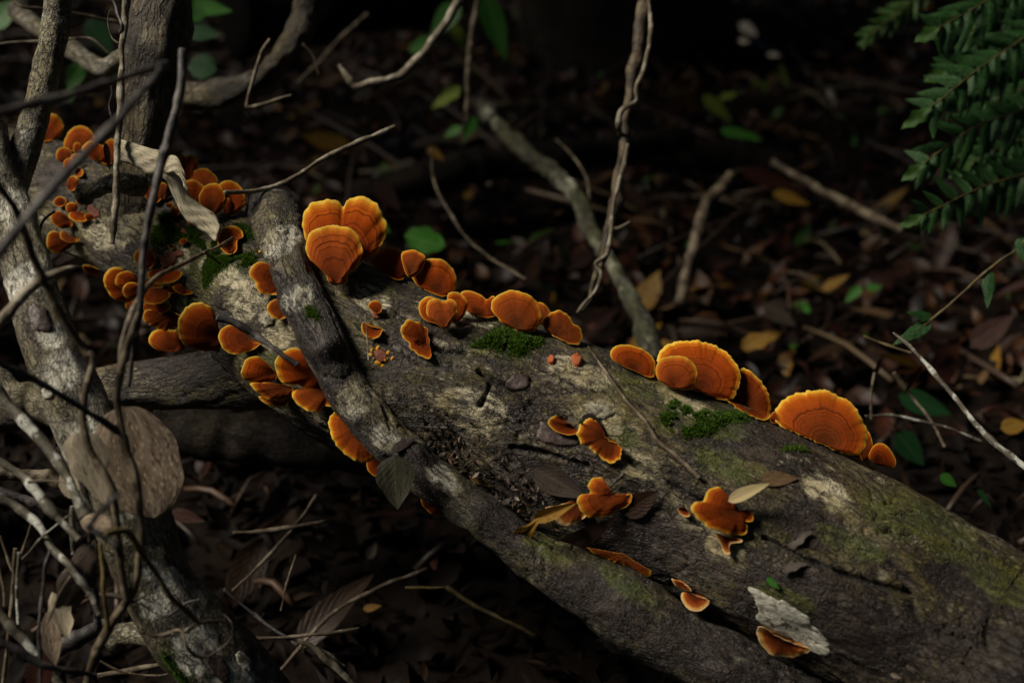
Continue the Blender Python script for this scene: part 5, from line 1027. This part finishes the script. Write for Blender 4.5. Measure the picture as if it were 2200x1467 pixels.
# underneath
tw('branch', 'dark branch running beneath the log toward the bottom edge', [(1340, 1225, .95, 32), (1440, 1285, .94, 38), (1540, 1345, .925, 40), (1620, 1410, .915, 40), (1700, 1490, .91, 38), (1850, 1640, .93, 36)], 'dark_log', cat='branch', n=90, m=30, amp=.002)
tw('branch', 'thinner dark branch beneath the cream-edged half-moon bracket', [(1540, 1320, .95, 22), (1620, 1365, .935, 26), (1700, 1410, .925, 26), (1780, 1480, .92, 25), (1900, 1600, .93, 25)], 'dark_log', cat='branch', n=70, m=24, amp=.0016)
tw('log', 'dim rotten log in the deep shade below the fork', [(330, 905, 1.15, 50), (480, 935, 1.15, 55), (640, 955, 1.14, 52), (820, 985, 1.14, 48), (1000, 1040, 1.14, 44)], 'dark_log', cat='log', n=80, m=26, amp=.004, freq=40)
DG = 'thin twigs in the dark hollow below the log'
for lab, pts, mt in [
    ('pale broken twig at the bottom, lowest of the dark hollow', [(640, 1375, .95, 6), (680, 1395, .95, 8), (720, 1430, .95, 9), (765, 1468, .95, 9)], 'twig_pale'),
    ('thin grey twig beside the pale broken one at the bottom', [(660, 1385, .96, 3), (700, 1400, .96, 4), (740, 1430, .96, 4)], 'twig_lichen'),
    ('level brown twig in the dark hollow near the leaning trunk', [(540, 1372, .98, 5), (620, 1368, .98, 6), (700, 1360, .98, 6), (770, 1348, .98, 4)], 'twig_brown'),
    ('long slanting twig rising in the dark hollow', [(600, 1440, 1.08, 5), (700, 1330, 1.1, 6), (800, 1270, 1.1, 6), (920, 1220, 1.1, 5)], 'twig_brown'),
    ('rust twig slanting under the dim rotten log', [(500, 1270, 1.08, 4), (580, 1190, 1.08, 5), (640, 1120, 1.09, 6), (680, 1065, 1.1, 6)], 'twig_brown'),
    ('short level twig tip in the middle of the dark hollow', [(870, 1262, 1.05, 3), (920, 1262, 1.05, 4), (958, 1261, 1.05, 3)], 'twig_olive'),
    ('reddish level twig under the dim rotten log', [(500, 1145, 1.06, 4), (580, 1138, 1.06, 6), (640, 1130, 1.06, 6), (700, 1120, 1.06, 5)], 'twig_brown'),
    ('fine upright twig in the dark hollow', [(605, 1310, 1.05, 3), (618, 1250, 1.05, 3), (635, 1190, 1.05, 3)], 'twig_brown'),
    ('yellowish curved twig deep in the hollow below the branch', [(960, 1260, 1.12, 5), (1040, 1310, 1.11, 6), (1100, 1340, 1.1, 6), (1150, 1365, 1.1, 5)], 'twig_olive'),
    ('slanting twig left of the level brown one in the hollow', [(480, 1265, .99, 4), (560, 1330, .99, 5), (640, 1385, .98, 5)], 'twig_dark'),
]: tw('twig', lab, pts, mt, n=50, m=8, group=DG)

# debris wedged between the branch and the log
V, fc = [], []
for i in range(420):
    t_ = random.random(); x = 905 + t_ * 260 + random.gauss(0, 26); y = 905 + t_ * 215 + random.gauss(0, 34)
    p, nn = cast(bvh_log, x, y)
    if p is None: continue
    s = random.uniform(.001, .0034) * (1.6 if random.random() < .12 else 1); p = p + nn * random.uniform(0, .006)
    a = unit(rng.normal(size=3)); b_ = unit(np.cross(a, rng.normal(size=3))); c_ = np.cross(a, b_)
    k = len(V)
    V += [p + a * s, p + b_ * s * .4 + c_ * s * .1, p - a * s * .8, p - b_ * s * .4, p + c_ * s * .25]
    fc += [(k, k + 1, k + 4), (k + 1, k + 2, k + 4), (k + 2, k + 3, k + 4), (k + 3, k, k + 4), (k + 3, k + 2, k + 1, k)]
o = mesh('bark_debris', V, fc, M['crumbs'], None, None, smooth=False); tag(o, 'dark bark crumbs wedged between the diagonal branch and the log', 'debris', None, 'stuff')

# ------------------------------------------------------------------ ferns at the right
def frond(label, rach, up, dn, d, upl, dnl, updir, dndir, wid, mat='fern', tiplen=60, group='fern fronds reaching in at the right edge', tilt=(-.1, 0, .12)):
    w = spline([(*P(x, y, d + .0004 * (x - 2000)), .0009) for x, y in rach], 80)
    e = empty('fern_frond', w[-1, :3], label, 'fern', group)
    V, fc, tc, dirs = tube_data([(*r[:3], .0007 + .0006 * i / 80) for i, r in enumerate(w[::8])], 60, 7, .0001, 300, 5)
    mesh('stalk', V, fc, M['twig_olive'], e, {'tc': tc})
    pxy = px(w[:, :3])
    def place(i, dr, L, k, sgn):
        a = pxy[i]; dr = np.array(dr, float) + rng.normal(size=2) * .13; dr /= np.linalg.norm(dr); L = L * random.uniform(1.08, 1.36)
        dd = a[2]; P0 = P(a[0], a[1], dd); P1 = P(a[0] + dr[0] * L, a[1] + dr[1] * L, dd + random.uniform(-.012, .012))
        nrm = unit(TOCAM + np.array(tilt) + rng.normal(size=3) * .14)
        V, fc, tc = leaf_data(P0, P1, wid * dd / K * random.uniform(.82, 1.0), nrm, curl=random.uniform(-.02, .14), fold=-.12, shape='oblong', wave=.05, seed=k, n=13, m=5, bend=.2)
        mesh('leaflet', V, fc, M[mat], e, {'tc': np.array(tc) + [0, 0, k * .77]})
    for k, f in enumerate(np.linspace(.05, .98, up)): place(int(f * 79), updir, upl * (.62 + .38 * min(1, f * 2.2)), k, 1)
    for k, f in enumerate(np.linspace(.03, .97, dn)): place(int(f * 79), dndir, dnl * (.55 + .45 * min(1, f * 2.2)), k + 50, -1)
    a = pxy[0]; b_ = pxy[4]; dv = (a - b_)[:2]; dv /= np.linalg.norm(dv)
    P0 = P(a[0], a[1], a[2]); P1 = P(a[0] + dv[0] * tiplen, a[1] + dv[1] * tiplen, a[2])
    V, fc, tc = leaf_data(P0, P1, wid * 1.1 * a[2] / K, unit(TOCAM + np.array(tilt)), curl=.1, shape='lance', wave=.18, n=15, m=5)
    mesh('tip', V, fc, M['fern_light' if mat == 'fern' else mat], e, {'tc': tc})
    return e
frond('lowest fern frond at the right edge, with rounded glossy leaflets', [(1985, 462), (2030, 440), (2080, 415), (2130, 395), (2180, 380), (2240, 362)], 9, 11, 1.10, 62, 72, (-.86, -.50), (-.28, .96), 22)
frond('second fern frond from below at the right edge', [(1985, 352), (2020, 325), (2060, 295), (2100, 270), (2150, 252), (2240, 225)], 7, 10, 1.12, 76, 92, (-.97, -.22), (-.28, .96), 25)
frond('third fern frond from below at the right edge, longest one', [(1998, 232), (2030, 208), (2065, 178), (2100, 150), (2140, 122), (2180, 95), (2240, 55)], 9, 11, 1.12, 80, 92, (-.98, -.10), (-.22, .97), 27, tiplen=75)
frond('fourth fern frond from below at the right edge', [(2018, 60), (2050, 42), (2082, 25), (2120, 2), (2180, -30)], 5, 8, 1.15, 70, 90, (-.97, -.05), (-.12, .99), 28)
frond('fern frond pointing down behind the glossy ones at the upper right', [(2040, 150), (2100, 122), (2150, 95), (2200, 75), (2260, 50)], 5, 7, 1.24, 70, 70, (-.9, -.4), (-.3, .95), 26)
frond('fern frond filling the gap behind the fourth one at the upper right corner', [(2090, 70), (2130, 50), (2170, 28), (2240, -10)], 6, 8, 1.2, 74, 84, (-.95, -.2), (-.3, .95), 27)
frond('fern frond at the very corner, leaflets hanging down over the third', [(2120, 30), (2160, 5), (2210, -30), (2260, -60)], 5, 8, 1.17, 74, 96, (-.95, -.1), (-.15, .98), 28)
frond('shaded fern frond between the lowest and second at right', [(2090, 350), (2130, 325), (2180, 305), (2250, 285)], 6, 8, 1.2, 60, 70, (-.92, -.3), (-.3, .95), 24)
frond('deep shaded fern frond between the second and third at right', [(2120, 225), (2160, 205), (2230, 180)], 3, 5, 1.22, 66, 66, (-.9, .2), (-.4, .9), 26)
frond('blurred toothed fern frond apart from the others at upper right', [(1862, 82), (1890, 60), (1920, 35), (1950, 12), (2000, -30)], 14, 14, 1.5, 42, 42, (-.96, -.05), (-.25, .97), 10, 'fern_light', 26)
# climbing fern stem with three leaflets
e = empty('climbing_stem', P(1985, 690, 1.05), 'thin green climbing stem with a few narrow leaves rising to the right edge', 'plant')
part_tube('stem', e, [(1985, 700, 1.05, 3), (2040, 655, 1.05, 3), (2100, 600, 1.05, 3), (2150, 560, 1.05, 3), (2190, 530, 1.05, 3), (2230, 480, 1.05, 3)], 'twig_olive', 60, 8)
for a, b_, w_ in [((2125, 583), (2122, 662), 27), ((2002, 682), (1948, 670), 22), ((1998, 694), (1918, 740), 28), ((1992, 700), (1984, 718), 14), ((2192, 512), (2210, 575), 30)]:
    V, fc, tc = leaf_data(P(*a, 1.05), P(*b_, 1.045), w_ * 1.05 / K, unit(TOCAM + np.array([-.15, 0, .4])), curl=.05, shape='oblong', wave=.05, fold=-.12, n=13, m=5)
    mesh('leaflet', V, fc, M['fern'], e, {'tc': np.array(tc) + [0, 0, w_]})

# ------------------------------------------------------------------ big dark tree trunk behind, and added trees outside the frame, crowns placed to shade the background
def tree(label, base, r0, top, crowns, seed, bark='dark_log', hgt=5.0):
    b0 = np.array(base, float); e = empty('forest_tree', b0, label, 'tree')
    tp_ = np.array(top, float)
    V, fc, tc, dirs = tube_data([(*(b0 + [0, 0, -.15]), r0 * 1.5), (*(b0 + [0, 0, .08]), r0 * 1.15), (*(b0 * .7 + tp_ * .3), r0 * .9), (*(b0 * .3 + tp_ * .7 + [.08, .05, 0]), r0 * .7), (*tp_, r0 * .35)], 90, 40, .07 * r0, 14, seed, .3, .035 * r0)
    mesh('trunk', V, fc, M[bark], e, {'tc': tc})
    for i, (c_, rd, nl) in enumerate(crowns):
        V, fc, tc, dirs = tube_data([(*(b0 * .35 + tp_ * .65), r0 * .4), (*((b0 * .2 + tp_ * .5 + np.array(c_) * .3)), r0 * .3), (*c_, r0 * .12)], 30, 10, .03 * r0, 20, seed + i)
        mesh('limb', V, fc, M[bark], e, {'tc': tc})
        crown(e, c_, rd, nl, .13 if r0 > .03 else .06, seed * 7 + i)
    return e
g0 = cast(bvh_ground, 1350, 150)[0]
tree('dark mossy tree trunk rising at the top centre behind the litter', (g0[0], g0[1] + .12, g0[2]), .17, (g0[0] - .2, g0[1] + .4, 5.2), [((-2.2, 3.0, 3.4), (1.7, 1.2, .6), 900), ((.6, 3.4, 4.2), (1.7, 1.4, .8), 800)], 5)
tree('added understorey tree outside the frame on the left, low crown shading the litter', (-2.3, 2.3, -.02), .07, (-2.0, 2.2, 2.5), [((-2.5, 2.4, 2.3), (1.1, .95, .45), 800), ((-1.3, 2.5, 2.5), (1.1, .95, .45), 800), ((-1.7, 1.75, 2.35), (1.2, .45, .3), 1900)], 6)  # added out of view to keep the sun off the litter
tree('added understorey tree outside the frame on the right, dense crown for shade', (1.7, 2.4, -.02), .08, (1.5, 2.3, 2.8), [((.9, 2.2, 2.5), (1.1, 1.1, .5), 1000), ((1.8, 1.4, 2.3), (.9, 1.0, .5), 1700)], 8)  # added out of view to shade the background

tree('added sapling outside the frame on the left, its leaves shading the log end', (-1.1, .15, -.02), .018, (-.75, .25, 1.05), [((-.14, .47, .80), (.22, .17, .05), 330), ((-.62, .36, 1.2), (.3, .25, .1), 260)], 9)  # added out of view to shade the right end of the log

# added leaf dome for the unseen forest: shaped to block skylight, open toward the sun
def forest(n, seed):
    r_ = np.random.default_rng(seed)
    u = r_.normal(size=(n * 3, 3)); u[:, 2] = np.abs(u[:, 2]); u /= np.linalg.norm(u, axis=1)[:, None]
    ang = np.degrees(np.arccos(np.clip(u @ np.array(to_sun), -1, 1)))
    keep = ang > 23 + 5 * vnoise(u * 5, 4)
    u = u[keep][:n]; n = len(u)
    p = u * r_.uniform(6.5, 9.5, (n, 1)) + [0, .9, .1]
    a = r_.normal(size=(n, 3)); a /= np.linalg.norm(a, axis=1)[:, None]
    nn = -u + r_.normal(size=(n, 3)) * .6; b_ = np.cross(nn, a); b_ /= np.linalg.norm(b_, axis=1)[:, None]
    L = .42 * r_.uniform(.6, 1.3, (n, 1)); W = L * .26
    V = np.stack([p - a * L / 2, p + b_ * W, p + a * L / 2, p - b_ * W], 1).reshape(-1, 3)
    tcv = np.tile(np.array([[0, 0, 0], [.4, 1, 0], [1, 0, 0], [.4, -1, 0]]), (n, 1)) + np.repeat(np.arange(n), 4)[:, None] * [0, 0, .37]
    o = mesh('forest', V, np.arange(n)[:, None] * 4 + np.array([[0, 1, 2, 3]]), M['canopy'], None, {'tc': tcv}, smooth=False)
    return tag(o, 'added unseen forest leaf dome blocking skylight, open toward the sun', 'forest', None, 'stuff')
forest(22000, 12)

# ------------------------------------------------------------------ leaf litter
def litter_mesh(name, n, sx, sy, size, seed, mat):
    r_ = np.random.default_rng(seed)
    x = r_.uniform(*sx, n); y = r_.uniform(*sy, n); z = gh(x, y) + r_.uniform(.002, .03, n)
    th = r_.uniform(0, 2 * math.pi, n); nn = np.stack([r_.normal(0, .55, n), r_.normal(-.1, .55, n), np.ones(n)], 1); nn /= np.linalg.norm(nn, axis=1)[:, None]
    a = np.stack([np.cos(th), np.sin(th), np.zeros(n)], 1); a -= nn * (a * nn).sum(1)[:, None]; a /= np.linalg.norm(a, axis=1)[:, None]
    b_ = np.cross(nn, a); L = (size * r_.uniform(.45, 1.3, n))[:, None]; W = L * r_.uniform(.10, .30, n)[:, None]; cv = L * r_.uniform(-.28, .42, n)[:, None]
    if sx[1] > 3:
        out = (np.abs(x) > 2.4) | (y < .9) | (y > 4.8); z = np.where(out, z, z - .06)
    p = np.stack([x, y, z], 1)
    prof = [(-.5, .05), (-.2, .85), (.12, .9), (.5, .03)]
    rows = []
    for u, w in prof:
        for v in (-1, 0, 1): rows.append(p + a * L * u + b_ * W * w * v + nn * (cv * (4 * u * u) + W * .35 * abs(v) * w))
    V = np.stack(rows, 1).reshape(-1, 3)
    f = grid_faces(4, 3, False)
    F_ = (np.arange(n)[:, None, None] * 12 + f[None]).reshape(-1, 4)
    o = mesh(name, V, F_, M[mat], None, None, origin=(0, 0, 0))
    return o
o = litter_mesh('leaf_litter', 30000, (-2.4, 2.4), (1.2, 4.8), .038, 3, 'litter'); tag(o, 'deep brown leaf litter carpeting the forest floor', 'leaf litter', None, 'stuff')
o = litter_mesh('leaf_litter', 5000, (-.9, 1.2), (.55, 1.24), .03, 14, 'litter_shade'); tag(o, 'leaf litter painted dark as shade in the hollow under the log', 'leaf litter', None, 'stuff')
o = litter_mesh('leaf_litter', 5000, (-6, 6), (-2.0, 9.0), .09, 4, 'litter'); tag(o, 'outer carpet of brown leaf litter', 'leaf litter', None, 'stuff')
V, fc = [], []
for i in range(900):                                                  # fallen twiglets mixed into the litter
    x, y = random.uniform(-1.6, 1.6), random.uniform(.9, 3.6); z = float(gh(x, y)[0]) + random.uniform(.01, .05); L = random.uniform(.05, .28) * (1 if y > 1.2 else .3); th = random.uniform(0, math.pi)
    d_ = np.array([math.cos(th), math.sin(th), random.gauss(0, .12)]); r_ = random.uniform(.0012, .0035)
    p = np.array([x, y, z]); md = p + d_ * L * .5 + np.array([0, 0, random.uniform(0, .02)]); en = p + d_ * L
    v_, f_, t_, q_ = tube_data([(*p, r_), (*md, r_), (*en, r_ * .5)], 5, 5)
    k = len(V); V += list(v_); fc += [tuple(a + k for a in f) for f in f_]
o = mesh('litter_twigs', V, fc, M['crumbs'], None, None, origin=(0, 0, 0)); tag(o, 'fine broken twigs scattered through the leaf litter', 'twigs', None, 'stuff')

# individually visible litter leaves: shared meshes, one object each
protos = {}
KINDS_ = [('leaf_dark', 'dark wet', 30), ('leaf_brown', 'plain brown', 30), ('leaf_red', 'reddish brown', 26), ('leaf_tan', 'tan', 24), ('leaf_yellow', 'yellowish', 26), ('leaf_grey', 'grey brown', 6), ('leaf_green', 'small green', 9)]
for mt, word, cnt in KINDS_:
    pr = []
    for s in range(3):
        V, fc, tc = leaf_data((0, -.5, 0), (0, .5, 0), (.36, .46, .3)[s], np.array([0, 0, 1.0]), curl=(.12, -.1, .2)[s], fold=(.3, .1, -.25)[s], shape=('ovate', 'lance', 'ovate')[s], wave=(.04, .1, .06)[s], seed=s * 3, n=8, m=5)
        me = mesh('fallen_leaf', V, fc, M[mt], None, {'tc': tc}, origin=(0, 0, 0), link=False)
        pr.append(me)
    protos[mt] = pr
LANDMARKS = [((1350, 215), 'the middle of the hanging vine'), ((1300, 540), 'the hanging vine foot'), ((1500, 500), 'the forked pale grey stick'), ((1180, 365), 'the mossy branch top'),
             ((1360, 660), 'the mossy branch foot'), ((1340, 90), 'the big dark tree trunk'), ((880, 150), 'the bent pale hooked twig'), ((740, 430), 'the large two-lobed bracket'), ((1110, 640), 'the wavy round bracket'),
             ((1500, 740), 'the bracket trio fan'), ((1765, 840), 'the largest scalloped fan bracket'), ((2060, 870), 'the sharp grey twig at right'), ((1985, 690), 'the green climbing stem foot'), ((1950, 490), 'the lowest fern frond tip'),
             ((1940, 280), 'the third fern frond tip'), ((1870, 70), 'the blurred toothed fern frond'), ((1605, 65), 'the sun-fleck cream leaf'), ((1545, 235), 'the long olive leaf'), ((1800, 430), 'the pale dappled stick'), ((1640, 740), 'the blotched olive-yellow leaf'),
             ((620, 110), 'the twisted dark vine'), ((720, 335), 'the bent wiry twig'), ((960, 215), 'the yellow-green curled leaf'), ((1000, 365), 'the dark fallen log'), ((930, 515), 'the broad green ridge leaf'), ((1820, 610), 'the green sprig'),
             ((640, 960), 'the dim rotten log'), ((850, 1040), 'the dark triangular hanging leaf'), ((720, 1430), 'the pale broken bottom twig'), ((650, 1135), 'the reddish level twig'), ((920, 1262), 'the short level olive twig'), ((1150, 1370), 'the yellowish curved twig')]
USED = set()
def leaf_label(word, x, y):
    (lx, ly), nm = min(LANDMARKS, key=lambda q: math.hypot(q[0][0] - x, q[0][1] - y))
    dx, dy = x - lx, y - ly; dist = math.hypot(dx, dy)
    v = 'above' if dy < 0 else 'below'; h = 'right' if dx > 0 else 'left'
    rel = v if abs(dy) > 2.2 * abs(dx) else (f'{h} of' if abs(dx) > 2.2 * abs(dy) else f'{v} and {h} of')
    return f"{word} fallen leaf {'just' if dist < 70 else ('a little' if dist < 150 else 'well')} {rel} {nm}"
taken = []
for mt, word, cnt in KINDS_:
    made = 0; tries = 0
    while made < cnt and tries < 4000:
        tries += 1
        if random.random() < .90: x, y = random.uniform(560, 2190), random.uniform(5, 900)
        else: x, y = random.uniform(380, 1500), random.uniform(900, 1460)
        if x > 1930 and y < 480: continue
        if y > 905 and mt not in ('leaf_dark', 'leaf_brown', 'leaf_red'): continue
        p, nn = cast(bvh_ground, x, y); h = bvh_log.ray_cast(Vector(C), Vector(ray(x, y))); h2 = bvh_cross.ray_cast(Vector(C), Vector(ray(x, y)))
        if h[0] is not None or h2[0] is not None or p is None: continue
        if any((x - a) ** 2 + (y - b_) ** 2 < 40 ** 2 for a, b_ in taken): continue
        lab = leaf_label(word, x, y)
        if lab in USED: continue
        USED.add(lab); taken.append((x, y))
        src = protos[mt][random.randrange(3)]
        o = src if not src.users_collection else src.copy()
        COL.objects.link(o)
        L = random.uniform(.035, .085) * (.55 if mt == 'leaf_green' else 1)
        o.location = Vector(p) + Vector((0, 0, random.uniform(.028, .045))); o.scale = (L, L, L)
        o.rotation_euler = (random.gauss(.25, .4), random.gauss(0, .45), random.uniform(0, 6.28))
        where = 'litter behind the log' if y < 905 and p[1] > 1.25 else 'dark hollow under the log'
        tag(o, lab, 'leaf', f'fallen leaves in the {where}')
        made += 1
